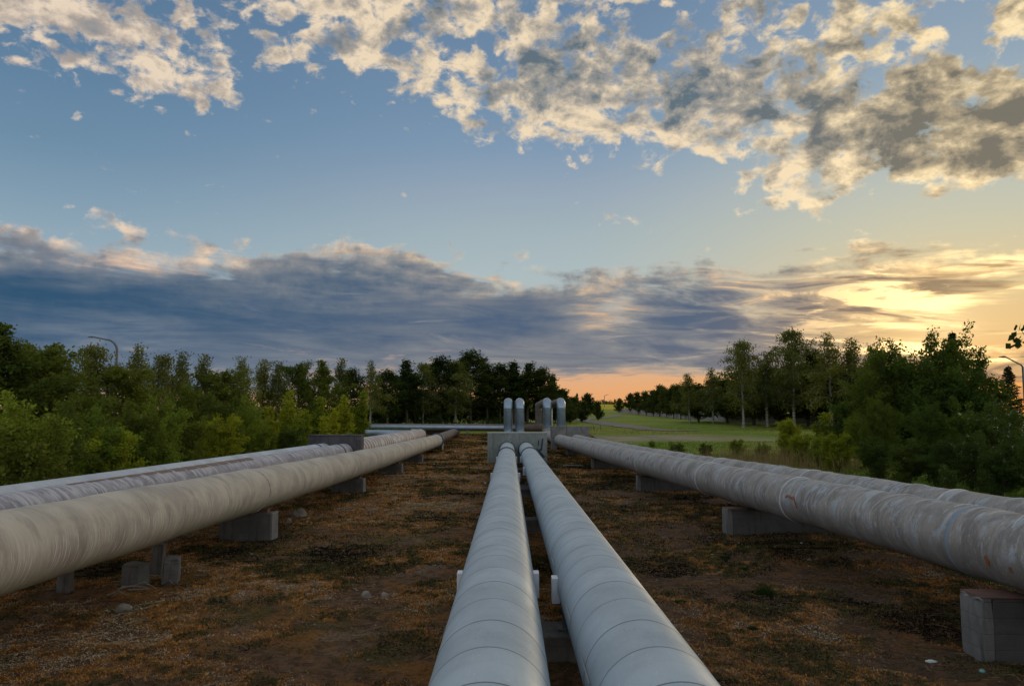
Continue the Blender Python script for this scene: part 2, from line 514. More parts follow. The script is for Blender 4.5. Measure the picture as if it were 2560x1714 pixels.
def build_materials():
    # smooth grey clad pipe, thin seams every .66 m
    def clad(name, base, seam, pitch=0.684, metal=0.25, rough=0.42, dirt=0.35, off=0.0, lw=0.012):
        m, t, b = material(name)
        pc = attr(t, "pipeco")
        x, y, z = t.xyz(pc)
        fr = t.m("FRACT", t.m("DIVIDE", t.m("ADD", y, off), pitch))
        dd = t.m("MULTIPLY", t.m("MINIMUM", fr, t.m("SUBTRACT", 1.0, fr)), pitch)
        idx = t.m("FLOOR", t.m("DIVIDE", t.m("ADD", y, off + pitch * 0.5), pitch))
        wn = t.n("ShaderNodeTexWhiteNoise", noise_dimensions="1D")
        t.put(wn.inputs["W"], idx)
        line = t.m("MULTIPLY", t.step(dd, lw * 0.35, lw, 1.0, 0.0), t.m("MULTIPLY_ADD", wn.outputs[0], 0.5, 0.5))
        wn2 = t.n("ShaderNodeTexWhiteNoise", noise_dimensions="1D")
        t.put(wn2.inputs["W"], t.m("FLOOR", t.m("DIVIDE", t.m("ADD", y, off), pitch)))
        sheet = t.m("MULTIPLY_ADD", wn2.outputs[0], 0.09, 0.955)
        n = t.noise(pc, 1.4, 5.0, 0.6)
        ng = t.noise(t.vm("MULTIPLY", pc, (5.0, 1.0, 5.0)), 6.0, 5.0, 0.65)
        spk = t.step(t.noise(pc, 38.0, 2.0, 0.5), 0.70, 0.73)
        spd = t.step(t.noise(t.vm("ADD", pc, (3.1, 7.7, 1.9)), 30.0, 2.0, 0.5), 0.75, 0.77)
        c = t.mix(t.step(n, 0.35, 0.7), base, tuple(v * (1 - dirt * 0.6) for v in base))
        c = t.mix(t.m("MULTIPLY", t.step(ng, 0.52, 0.72), dirt * 0.5), c, (base[0] * 0.72, base[1] * 0.68, base[2] * 0.6))
        drip = t.noise(t.vm("MULTIPLY", pc, (1.2, 14.0, 1.2)), 1.5, 6.0, 0.7, 0.2)
        c = t.mix(t.m("MULTIPLY", t.step(drip, 0.56, 0.72), dirt * 0.55), c, (base[0] * 0.62, base[1] * 0.62, base[2] * 0.58))
        c = t.mix(1.0, c, t.comb(sheet, sheet, sheet), "MULTIPLY")
        c = t.mix(t.m("MULTIPLY", spk, 0.6), c, (0.75, 0.74, 0.7))
        c = t.mix(t.m("MULTIPLY", spd, 0.7), c, (0.08, 0.07, 0.06))
        c = t.mix(t.m("MULTIPLY", line, 0.75), c, seam)
        t.put(b.inputs["Base Color"], c)
        b.inputs["Metallic"].default_value = metal
        t.put(b.inputs["Roughness"], t.m("MULTIPLY_ADD", n, 0.25, rough - 0.12))
        bump(t, b, t.m("ADD", t.m("MULTIPLY", line, -0.5), t.m("MULTIPLY", ng, 0.12)), 0.35, 0.01)
        return m
    M["clad"] = clad("smooth_grey_cladding", (0.405, 0.475, 0.515), (0.06, 0.075, 0.09), metal=0.3, rough=0.52, lw=0.011)
    M["riser"] = clad("galvanised_riser", (0.21, 0.29, 0.345), (0.14, 0.18, 0.21), pitch=0.42, metal=0.6, rough=0.42, dirt=0.5)
    M["silver"] = clad("bright_aluminium", (0.32, 0.40, 0.48), (0.3, 0.33, 0.36), pitch=60.0, metal=0.75, rough=0.38, dirt=0.3)
    M["blueclad"] = clad("pale_blue_cladding", (0.46, 0.50, 0.53), (0.12, 0.10, 0.09), pitch=1.7, metal=0.1, rough=0.5, dirt=0.4)

    # weathered felt wrap of the grey pair on one side
    m, t, b = material("weathered_grey_wrap")
    pc = attr(t, "pipeco")
    st = t.vm("MULTIPLY", pc, (1.0, 1.7, 1.0))
    n1 = t.noise(st, 1.6, 7.0, 0.65, 0.6)
    n2 = t.noise(t.vm("ADD", st, (5, 3, 9)), 2.6, 8.0, 0.7, 0.4)
    n3 = t.noise(t.vm("MULTIPLY", pc, (1.0, 3.6, 1.0)), 3.2, 8.0, 0.74, 0.3)
    nf = t.noise(pc, 26.0, 4.0, 0.7)
    c = t.mix(t.step(n1, 0.4, 0.62), (0.32, 0.30, 0.275), (0.20, 0.187, 0.172))
    c = t.mix(t.m("MULTIPLY", t.step(n2, 0.51, 0.62), 0.78), c, (0.37, 0.43, 0.475))
    c = t.mix(t.m("MULTIPLY", t.step(n3, 0.53, 0.64), 0.5), c, (0.56, 0.555, 0.53))
    c = t.mix(t.m("MULTIPLY", t.step(n3, 0.28, 0.40, 1.0, 0.0), 0.6), c, (0.15, 0.14, 0.13))
    c = t.mix(t.m("MULTIPLY", t.step(nf, 0.55, 0.70), 0.5), c, (0.13, 0.115, 0.09))
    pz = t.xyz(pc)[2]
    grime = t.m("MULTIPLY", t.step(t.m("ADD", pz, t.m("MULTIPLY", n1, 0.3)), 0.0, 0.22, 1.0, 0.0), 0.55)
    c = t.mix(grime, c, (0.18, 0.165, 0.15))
    t.put(b.inputs["Base Color"], c)
    b.inputs["Roughness"].default_value = 0.82
    bump(t, b, t.m("ADD", t.m("MULTIPLY", n3, 0.7), t.m("MULTIPLY", nf, 0.4)), 0.6, 0.02)
    M["greywrap"] = m

    # tan wrapped pipe with hair-thin hoops
    m, t, b = material("tan_wound_wrap")
    pc = attr(t, "pipeco")
    x, y, z = t.xyz(pc)
    ns = t.noise(t.vm("MULTIPLY", pc, (1.0, 16.0, 1.0)), 2.0, 7.0, 0.7, 0.25)
    nh = t.noise(t.vm("MULTIPLY", pc, (0.6, 46.0, 0.6)), 1.6, 4.0, 0.65, 0.15)
    nb = t.noise(pc, 1.3, 6.0, 0.6, 0.4)
    nf = t.noise(pc, 34.0, 3.0, 0.7)
    c = t.mix(t.step(nb, 0.36, 0.66), (0.47, 0.42, 0.335), (0.31, 0.275, 0.225))
    side = t.step(t.m("ADD", z, t.m("MULTIPLY", t.m("SUBTRACT", nb, 0.5), 0.5)), 0.02, 0.2, 1.0, 0.0)
    pale = t.m("MULTIPLY", t.step(ns, 0.48, 0.66), t.m("MULTIPLY_ADD", side, 0.8, 0.22))
    c = t.mix(pale, c, (0.60, 0.60, 0.56))
    darks = t.m("MULTIPLY", t.step(ns, 0.30, 0.42, 1.0, 0.0), t.m("MULTIPLY_ADD", side, 0.5, 0.15))
    c = t.mix(darks, c, (0.19, 0.18, 0.16))
    c = t.mix(t.m("MULTIPLY", t.step(nh, 0.55, 0.7), t.m("MULTIPLY_ADD", side, 0.4, 0.15)), c, (0.45, 0.43, 0.38))
    ns2 = t.noise(t.vm("MULTIPLY", t.vm("ADD", pc, (4, 9, 2)), (0.8, 3.0, 0.8)), 1.1, 7.0, 0.7, 0.4)
    c = t.mix(t.m("MULTIPLY", t.step(ns2, 0.53, 0.66), 0.5), c, (0.20, 0.185, 0.16))
    c = t.mix(t.m("MULTIPLY", t.step(ns2, 0.30, 0.40, 1.0, 0.0), 0.4), c, (0.40, 0.41, 0.40))
    green = t.m("MULTIPLY", t.step(t.m("ADD", z, t.m("MULTIPLY", t.m("SUBTRACT", nb, 0.5), 0.9)), -0.34, -0.12, 1.0, 0.0), 0.5)
    c = t.mix(green, c, (0.25, 0.27, 0.19))
    c = t.mix(t.m("MULTIPLY", t.step(nf, 0.6, 0.75), 0.25), c, (0.2, 0.17, 0.12))
    t.put(b.inputs["Base Color"], c)
    b.inputs["Roughness"].default_value = 0.75
    bump(t, b, t.m("ADD", t.m("MULTIPLY", nh, 0.6), t.m("MULTIPLY", ns, 0.5)), 0.45, 0.012)
    M["tanwrap"] = m

    # mottled purple-grey pipe with white peeling drips
    m, t, b = material("peeling_mottled_wrap")
    pc = attr(t, "pipeco")
    x, y, z = t.xyz(pc)
    ns = t.noise(t.vm("MULTIPLY", pc, (1.0, 5.0, 1.0)), 2.2, 7.0, 0.7, 0.5)
    nb = t.noise(pc, 2.0, 6.0, 0.65, 0.5)
    c = t.mix(t.step(nb, 0.4, 0.62), (0.28, 0.27, 0.30), (0.18, 0.175, 0.205))
    c = t.mix(t.step(t.m("ADD", ns, t.m("MULTIPLY", t.step(z, 0.12, 0.3), 0.12)), 0.57, 0.68), c, (0.43, 0.43, 0.445))
    c = t.mix(t.m("MULTIPLY", t.step(nb, 0.60, 0.68), 0.5), c, (0.22, 0.30, 0.32))
    t.put(b.inputs["Base Color"], c)
    b.inputs["Roughness"].default_value = 0.7
    bump(t, b, ns, 0.4, 0.015)
    M["mottled"] = m

    # ribbed pinkish cover behind the dark wall
    m, t, b = material("ribbed_pink_cover")
    pc = attr(t, "pipeco")
    x, y, z = t.xyz(pc)
    rib = t.m("SINE", t.m("MULTIPLY", y, 9.0))
    nb = t.noise(pc, 1.2, 5.0, 0.6)
    c = t.mix(t.step(rib, -0.2, 0.6), (0.24, 0.19, 0.17), (0.46, 0.42, 0.39))
    c = t.mix(t.step(nb, 0.5, 0.62), c, (0.5, 0.5, 0.49))
    t.put(b.inputs["Base Color"], c)
    b.inputs["Roughness"].default_value = 0.7
    bump(t, b, rib, 0.5, 0.03)
    M["ribbed"] = m

    def rusty(name, a, bb, rough=0.8):
        m, t, b = material(name)
        pc = obj_co(t)
        n = t.noise(pc, 2.5, 8.0, 0.7, 0.4)
        c = t.mix(t.step(n, 0.38, 0.64), a, bb)
        t.put(b.inputs["Base Color"], c)
        b.inputs["Roughness"].default_value = rough
        bump(t, b, n, 0.4, 0.02)
        return m
    M["rusty"] = rusty("rusty_old_wrap", (0.20, 0.155, 0.125), (0.11, 0.09, 0.078))
    M["rust_plate"] = rusty("rust_plate", (0.16, 0.075, 0.05), (0.09, 0.06, 0.05))
    M["brown_patch"] = rusty("brown_bare_patch", (0.20, 0.125, 0.085), (0.15, 0.10, 0.07))
    M["white_steel"] = rusty("white_painted_steel", (0.66, 0.67, 0.70), (0.60, 0.61, 0.64), 0.5)
    M["dark_band"] = rusty("dark_green_band", (0.055, 0.085, 0.095), (0.04, 0.06, 0.07), 0.5)
    M["strap"] = rusty("pale_strap", (0.55, 0.55, 0.53), (0.42, 0.43, 0.43), 0.5)
    M["blue_strap"] = rusty("blue_strap", (0.16, 0.25, 0.36), (0.20, 0.28, 0.36), 0.5)
    M["orange_paint"] = rusty("orange_paint", (0.36, 0.12, 0.03), (0.20, 0.09, 0.05), 0.7)
    M["blue_paint"] = rusty("dark_blue_paint", (0.015, 0.03, 0.07), (0.02, 0.04, 0.08), 0.6)
    M["white_paint"] = rusty("white_chalk", (0.5, 0.52, 0.5), (0.42, 0.45, 0.43), 0.7)
    M["steel_dark"] = rusty("lamp_steel", (0.12, 0.13, 0.14), (0.09, 0.10, 0.11), 0.5)
    M["wood"] = rusty("grey_wood", (0.26, 0.22, 0.17), (0.15, 0.12, 0.09), 0.9)
    M["stone"] = rusty("field_stone", (0.25, 0.21, 0.16), (0.13, 0.11, 0.09), 0.9)
    M["litter_white"] = rusty("white_litter", (0.55, 0.58, 0.54), (0.42, 0.48, 0.45), 0.6)
    M["litter_teal"] = rusty("teal_litter", (0.12, 0.30, 0.28), (0.16, 0.33, 0.30), 0.6)

    def concrete(name, a, bb, streak):
        m, t, b = material(name)
        pc = obj_co(t)
        n = t.noise(pc, 1.6, 8.0, 0.65, 0.3)
        nv = t.noise(t.vm("MULTIPLY", pc, (6.0, 6.0, 0.5)), 1.0, 6.0, 0.7, 0.3)
        nf = t.noise(pc, 28.0, 4.0, 0.7)
        z = t.xyz(pc)[2]
        fr = t.m("FRACT", t.m("DIVIDE", z, 0.17))
        board = t.step(t.m("MINIMUM", fr, t.m("SUBTRACT", 1.0, fr)), 0.0, 0.05, 1.0, 0.0)
        c = t.mix(t.step(n, 0.36, 0.66), a, bb)
        c = t.mix(t.m("MULTIPLY", t.step(nv, 0.52, 0.68), streak), c, tuple(v * 0.45 for v in bb))
        c = t.mix(t.m("MULTIPLY", t.step(nv, 0.26, 0.38, 1.0, 0.0), 0.3), c, tuple(min(v * 1.3, 0.6) for v in a))
        c = t.mix(t.m("MULTIPLY", board, 0.25), c, tuple(v * 0.6 for v in bb))
        c = t.mix(t.m("MULTIPLY", t.step(nf, 0.6, 0.75), 0.3), c, tuple(v * 0.6 for v in bb))
        t.put(b.inputs["Base Color"], c)
        b.inputs["Roughness"].default_value = 0.9
        bump(t, b, t.m("ADD", nf, t.m("MULTIPLY", board, -0.6)), 0.5, 0.012)
        return m
    M["concrete"] = concrete("pale_concrete", (0.25, 0.275, 0.255), (0.175, 0.195, 0.182), 0.6)
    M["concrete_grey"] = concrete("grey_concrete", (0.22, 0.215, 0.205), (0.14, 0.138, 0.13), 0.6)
    M["concrete_dark"] = concrete("black_stained_concrete", (0.10, 0.095, 0.10), (0.055, 0.05, 0.055), 0.5)
    M["concrete_pier"] = concrete("stained_pier_concrete", (0.16, 0.15, 0.135), (0.095, 0.092, 0.088), 0.75)
    M["concrete_shaded"] = concrete("shaded_weathered_concrete", (0.105, 0.10, 0.095), (0.065, 0.063, 0.061), 0.6)  # pier bodies: shade under the pipes painted in as darker concrete
    M["fence"] = concrete("pale_fence_concrete", (0.30, 0.29, 0.28), (0.23, 0.22, 0.215), 0.4)

    def leaf(name, base, var=0.35, trans=0.4, yellow=(0.16, 0.15, 0.03)):
        m = bpy.data.materials.new(name)
        m.use_nodes = True
        t = NT(m.node_tree)
        for nd in list(m.node_tree.nodes):
            m.node_tree.nodes.remove(nd)
        out = t.n("ShaderNodeOutputMaterial")
        tint = attr(t, "tint", "Fac")
        rnd = t.n("ShaderNodeObjectInfo").outputs["Random"]
        dk = tuple(v * (1 - var) for v in base)
        lt = tuple(v * (1 + var) for v in base)
        c = t.mix(tint, dk, lt)
        c = t.mix(t.m("MULTIPLY", t.step(tint, 0.72, 1.0), 0.35), c, yellow)
        c = t.mix(t.m("MULTIPLY", t.step(rnd, 0.1, 0.9), 0.8), c, (base[0] * 0.45, base[1] * 0.58, base[2] * 0.85))
        rn2 = t.m("FRACT", t.m("MULTIPLY", rnd, 7.31))
        c = t.mix(t.m("MULTIPLY", t.step(rn2, 0.55, 1.0), 0.45), c, (base[0] * 1.45, base[1] * 1.2, base[2] * 0.9))
        df = t.n("ShaderNodeBsdfDiffuse"); tr = t.n("ShaderNodeBsdfTranslucent"); mx = t.n("ShaderNodeMixShader")
        t.put(df.inputs[0], c)
        t.put(tr.inputs[0], t.mix(0.5, c, tuple(min(1, v * 1.5) for v in (base[0] * 1.1, base[1] * 1.1, base[2] * 0.5))))
        mx.inputs[0].default_value = trans
        t.t.links.new(df.outputs[0], mx.inputs[1]); t.t.links.new(tr.outputs[0], mx.inputs[2])
        t.t.links.new(mx.outputs[0], out.inputs[0])
        return m
    M["leaf_alder"] = leaf("alder_leaves", (0.125, 0.155, 0.028))
    M["leaf_shrub"] = leaf("willow_shrub_leaves", (0.185, 0.240, 0.032))
    M["leaf_bright"] = leaf("young_bright_leaves", (0.27, 0.30, 0.026))
    M["leaf_birch"] = leaf("birch_leaves", (0.140, 0.155, 0.034))
    M["leaf_dark"] = leaf("dark_poplar_leaves", (0.048, 0.072, 0.018), yellow=(0.06, 0.07, 0.02))
    M["leaf_lime"] = leaf("row_tree_leaves", (0.058, 0.078, 0.020), yellow=(0.08, 0.08, 0.02))
    M["leaf_spruce"] = leaf("spruce_needles", (0.036, 0.048, 0.022), trans=0.1, yellow=(0.04, 0.05, 0.02))
    M["leaf_big"] = leaf("maple_bush_leaves", (0.100, 0.145, 0.026))
    M["leaf_verge"] = leaf("verge_bush_leaves", (0.088, 0.122, 0.026))  # darker copy of the shrub leaves, backlit shade put into the colour
    M["blossom"] = leaf("white_blossom", (0.42, 0.45, 0.36), var=0.2, trans=0.3, yellow=(0.5, 0.5, 0.4))
    M["grass"] = leaf("meadow_grass", (0.15, 0.22, 0.03), yellow=(0.24, 0.18, 0.06))
    M["reed"] = leaf("dry_reed", (0.24, 0.17, 0.09), yellow=(0.4, 0.28, 0.14))
    M["moss"] = leaf("ground_moss", (0.21, 0.115, 0.036), var=0.6, trans=0.2, yellow=(0.52, 0.22, 0.035))
    M["tuft"] = leaf("green_tuft", (0.035, 0.065, 0.018), yellow=(0.06, 0.09, 0.02))
    M["moss_green"] = leaf("green_moss", (0.105, 0.088, 0.026), var=0.55, trans=0.2, yellow=(0.24, 0.17, 0.04))

    m = bpy.data.materials.new("ground_moss_and_litter")
    m.use_nodes = True
    t = NT(m.node_tree)
    b = m.node_tree.nodes["Principled BSDF"]
    t.put(b.inputs["Base Color"], t.ramp(attr(t, "tint", "Fac"), [(0.0, (0.016, 0.012, 0.007)), (0.22, (0.055, 0.038, 0.020)), (0.36, (0.065, 0.068, 0.018)), (0.48, (0.105, 0.080, 0.030)),
                                                               (0.60, (0.20, 0.112, 0.040)), (0.72, (0.46, 0.185, 0.030)), (0.86, (0.44, 0.23, 0.08)), (1.0, (0.46, 0.35, 0.22))]))
    b.inputs["Roughness"].default_value = 0.95
    b.inputs["Specular IOR Level"].default_value = 0.1
    M["litter_mix"] = m
    m, t, b = material("bark_brown")
    pc = obj_co(t)
    n = t.noise(t.vm("MULTIPLY", pc, (6, 6, 1.5)), 3.0, 5.0, 0.7)
    t.put(b.inputs["Base Color"], t.mix(n, (0.035, 0.028, 0.022), (0.11, 0.09, 0.07)))
    b.inputs["Roughness"].default_value = 0.95
    M["bark"] = m
    m, t, b = material("bark_birch")
    pc = obj_co(t)
    n = t.noise(t.vm("MULTIPLY", pc, (1.5, 1.5, 6)), 1.6, 5.0, 0.7)
    t.put(b.inputs["Base Color"], t.mix(t.step(n, 0.45, 0.6), (0.34, 0.33, 0.30), (0.06, 0.05, 0.045)))
    b.inputs["Roughness"].default_value = 0.9
    M["bark_birch"] = m

    # ground: mossy bare soil, dirt lot, meadow, yellow field - zones are real surface kinds stored on the mesh
    m, t, b = material("ground_soil_moss_and_meadow")
    pos = world_pos(t)
    zx, zy, zz = t.xyz(attr(t, "zone"))
    n1 = t.noise(pos, 0.55, 6.0, 0.65, 0.4)
    n2 = t.noise(t.vm("ADD", pos, (11, 4, 0)), 0.9, 7.0, 0.7, 0.5)
    n3 = t.noise(pos, 5.0, 6.0, 0.7, 0.3)
    n4 = t.noise(pos, 22.0, 5.0, 0.75)
    n5 = t.noise(t.vm("ADD", pos, (3, 40, 0)), 0.4, 5.0, 0.6, 0.6)
    soil = t.mix(t.step(n3, 0.36, 0.66), (0.085, 0.046, 0.023), (0.24, 0.13, 0.065))
    soil = t.mix(t.m("MULTIPLY", t.step(n1, 0.50, 0.60), 0.8), soil, t.mix(t.step(n4, 0.35, 0.65), (0.040, 0.038, 0.010), (0.15, 0.12, 0.030)))
    soil = t.mix(t.m("MULTIPLY", t.step(n2, 0.50, 0.62), t.step(n4, 0.35, 0.55)), soil, (0.34, 0.145, 0.028))
    soil = t.mix(t.m("MULTIPLY", t.step(n5, 0.55, 0.66), 0.75), soil, t.mix(t.step(n4, 0.35, 0.65), (0.11, 0.072, 0.046), (0.38, 0.26, 0.175)))
    soil = t.mix(t.m("MULTIPLY", t.step(n4, 0.58, 0.70), 0.5), soil, (0.26, 0.18, 0.11))
    soil = t.mix(t.m("MULTIPLY", t.step(n4, 0.30, 0.45, 1.0, 0.0), 0.75), soil, (0.014, 0.010, 0.006))
    meadow = t.mix(n3, (0.095, 0.155, 0.016), (0.24, 0.31, 0.040))
    meadow = t.mix(t.step(t.noise(pos, 0.06, 4.0, 0.6), 0.45, 0.62), meadow, (0.29, 0.26, 0.055))
    lot = t.mix(t.step(t.noise(t.vm("MULTIPLY", pos, (0.5, 1.6, 1)), 0.5, 6.0, 0.7), 0.4, 0.62), (0.42, 0.35, 0.24), (0.22, 0.20, 0.10))
    # damp dark humus on the side towards the grey pipes
    wx_ = t.xyz(pos)[0]
    humus = t.step(t.m("ADD", wx_, t.m("MULTIPLY", t.m("SUBTRACT", n1, 0.5), 3.0)), 0.6, 2.2)
    soil = t.mix(t.m("MULTIPLY", humus, 0.8), soil, t.mix(0.5, t.mix(t.step(n4, 0.35, 0.62), (0.020, 0.014, 0.010), (0.125, 0.085, 0.062)), soil))
    c = t.mix(zx, soil, meadow)
    c = t.mix(t.m("MULTIPLY", zy, t.step(n3, 0.25, 0.55, 0.7, 1.0)), c, lot)
    c = t.mix(zz, c, (0.46, 0.36, 0.015))
    t.put(b.inputs["Base Color"], c)
    b.inputs["Roughness"].default_value = 0.95
    b.inputs["Specular IOR Level"].default_value = 0.15
    bump(t, b, t.m("ADD", t.m("MULTIPLY", n3, 0.8), n4), 1.0, 0.09)
    M["ground"] = m
    m, t, b = material("gravel_path")
    n = t.noise(world_pos(t), 1.2, 7.0, 0.7)
    t.put(b.inputs["Base Color"], t.mix(n, (0.13, 0.115, 0.092), (0.235, 0.205, 0.165)))
    b.inputs["Roughness"].default_value = 0.95
    M["path"] = m


# ------------------------------------------------------------------ ground
def build_ground():
    def axis(a, b, s0, grow, smax):
        v, s = [a], s0
        while v[-1] < b:
            v.append(v[-1] + s)
            s = min(s * grow, smax)
        return v
    xp = list(np.arange(0, 8.8, 0.055)) + axis(8.8, 900, 0.10, 1.10, 60)
    xs = np.array(sorted({round(-v, 4) for v in xp} | {round(v, 4) for v in xp}))
    ys = np.array([-60, -30, -15, -8, -4, -1, 1.5, 3, 4, 5, 5.8, 6.4, 6.8] + list(np.arange(7, 15, 0.05)) + axis(15, 2500, 0.055, 1.03, 80))
    X, Y = np.meshgrid(xs, ys)
    Z = ground_z(X, Y)
    n = fbm(X * 0.25 + 3, Y * 0.25, 4)
    # meadow beyond the pipes on one side, shade-loving grass on the other, open land far off
    edge = np.interp(Y, [0, 20, 60, 85, 100], [8.4, 8.0, 6.2, 6.0, 5])
    mr = smooth01((X - edge - (n - 0.5) * 3) / 1.2)
    ml = smooth01((-X - 8.6 - (n - 0.5) * 2) / 1.5)
    mf = smooth01((Y - 84 - (n - 0.5) * 14) / 8)
    mead = np.maximum(np.maximum(mr, ml), mf)
    lot = smooth01(1.35 - np.hypot((X - 15.5 - (Y - 78) * 0.10) / 9.5, (Y - 77) / 9.5) + (n - 0.5) * 0.9)
    lot = np.maximum(lot, smooth01(1.2 - np.hypot((X - 23) / 8, (Y - 71) / 1.6) + (n - 0.5) * 0.8)) * (X > 5)
    fld = smooth01((Y - 320) / 15) * (1 - smooth01((Y - 525) / 20)) * smooth01((X - 25) / 4) * (1 - smooth01((X - 95) / 8))
    zone = np.stack([mead, lot, fld], -1).reshape(-1, 3)
    nx, ny = len(xs), len(ys)
    V = np.stack([X, Y, Z], -1).reshape(-1, 3)
    i = (np.arange(ny - 1)[:, None] * nx + np.arange(nx - 1)[None, :]).ravel()
    F = np.stack([i, i + 1, i + nx + 1, i + nx], -1)
    me = np_mesh("ground", V, F, {"zone": ("FLOAT_VECTOR", zone)})
    o = link("ground", me, None, M["ground"], True)
    tag(o, kind="structure")

    # gravel path curving across the meadow
    ctr = [at(700, 431.5, 93), at(655, 429.0, 97), at(618, 424.5, 112), at(592, 421.0, 128), at(580, 419.3, 140), at(600, 416.8, 165), at(611, 414.8, 190), at(620, 411.5, 220)]
    wid = [0.8, 1.5, 2.0, 2.0, 1.7, 1.5, 1.4, 1.4]
    pts, ws = [], []
    for a in range(len(ctr) - 1):
        for k in range(10):
            f = k / 10
            p0, p1, p2, p3 = ctr[max(a - 1, 0)], ctr[a], ctr[a + 1], ctr[min(a + 2, len(ctr) - 1)]
            q = 0.5 * ((2 * p1) + (p2 - p0) * f + (2 * p0 - 5 * p1 + 4 * p2 - p3) * f * f + (3 * p1 - p0 - 3 * p2 + p3) * f ** 3)
            pts.append(q); ws.append(wid[a] * (1 - f) + wid[a + 1] * f)
    V, F = [], []
    for k, q in enumerate(pts):
        nx_ = pts[min(k + 1, len(pts) - 1)] - pts[max(k - 1, 0)]
        sd = Vector((nx_.y, -nx_.x, 0)).normalized()
        for s in range(7):
            w = ws[k] * (s / 3 - 1) * (1 + 0.15 * math.sin(k * 1.3 + s))
            r = q + sd * w
            V.append((r.x, r.y, float(ground_z(r.x, r.y)) + 0.06))
    for k in range(len(pts) - 1):
        for s in range(6):
            a = k * 7 + s
            F.append((a, a + 1, a + 8, a + 7))
    tag(link("path", np_mesh("path", V, F), None, M["path"], True), kind="structure")


# ------------------------------------------------------------------ pipes
def arc(c, r, a0, a1, ex, ey, n=8):
    return [Vector(c) + Vector(ex) * (r * math.cos(a0 + (a1 - a0) * k / n)) + Vector(ey) * (r * math.sin(a0 + (a1 - a0) * k / n)) for k in range(n + 1)]


def ring_mesh(name, center, direc, r_in, r_out, width, nseg=48):
    d = Vector(direc).normalized()
    c = Vector(center)
    return tube_mesh(name, [c - d * width / 2, c - d * (width / 2 - 0.004), c + d * (width / 2 - 0.004), c + d * width / 2],
                     [r_in, r_out, r_out, r_in], nseg, caps=False)


def line_at(pts, d):
    """point on a pipe axis polyline at distance y=d"""
    for a, b in zip(pts, pts[1:]):
        if a[1] <= d <= b[1]:
            f = (d - a[1]) / (b[1] - a[1])
            return Vector(a) * (1 - f) + Vector(b) * f
    return Vector(pts[-1])


def densify(pts, stepm):
    out = [Vector(pts[0])]
    for a, b in zip(pts, pts[1:]):
        a, b = Vector(a), Vector(b)
        n = max(1, int(round((b - a).length / stepm)))
        for k in range(1, n + 1):
            out.append(a + (b - a) * (k / n))
    return out


def smooth_pts(pts, it=12):
    pts = [Vector(p) for p in pts]
    for _ in range(it):
        pts = [pts[0]] + [(pts[i - 1] + pts[i] * 2 + pts[i + 1]) / 4 for i in range(1, len(pts) - 1)] + [pts[-1]]
    return pts


def lapped(p0, p1, rad, pitch, lip=0.004, off=0.0):
    """straight tube points with a small lapped lip at each seam; seams at multiples of pitch along the length"""
    p0, p1 = Vector(p0), Vector(p1)
    L = (p1 - p0).length
    d = (p1 - p0) / L
    al, rr = [0.0], [rad]
    k = 1
    while k * pitch - off < L - 0.05:
        s = k * pitch - off
        if s > 0.05:
            al += [s - 0.004, s + 0.004]
            rr += [rad - lip * 0.2, rad + lip]
        k += 1
    al.append(L); rr.append(rad)
    return [p0 + d * a for a in al], rr


def surface_patch(name, axis, rad, path, width, lift=0.003, close=False):
    """ribbon lying on a pipe: path of (d, angle) with angle from the top towards +x, in radians"""
    V, F = [], []
    for i, (d, a) in enumerate(path):
        p = line_at(axis, d)
        d2, a2 = path[min(i + 1, len(path) - 1)]
        d1, a1 = path[max(i - 1, 0)]
        td, ta = d2 - d1, (a2 - a1) * rad
        ln = math.hypot(td, ta) or 1
        nd, na = -ta / ln, td / ln
        w = width[i] if hasattr(width, "__len__") else width
        for s in (-1, -0.33, 0.33, 1):
            dd, aa = d + nd * w * s, a + na * w * s / rad
            q = line_at(axis, dd)
            for rr in (rad + lift,):
                V.append((q.x + math.sin(aa) * rr, dd, q.z + math.cos(aa) * rr))
    for i in range(len(path) - 1):
        for s in range(3):
            b = i * 4 + s
            F.append((b, b + 1, b + 5, b + 4))
    me = bpy.data.meshes.new(name)
    me.from_pydata(V, [], F)
    return me


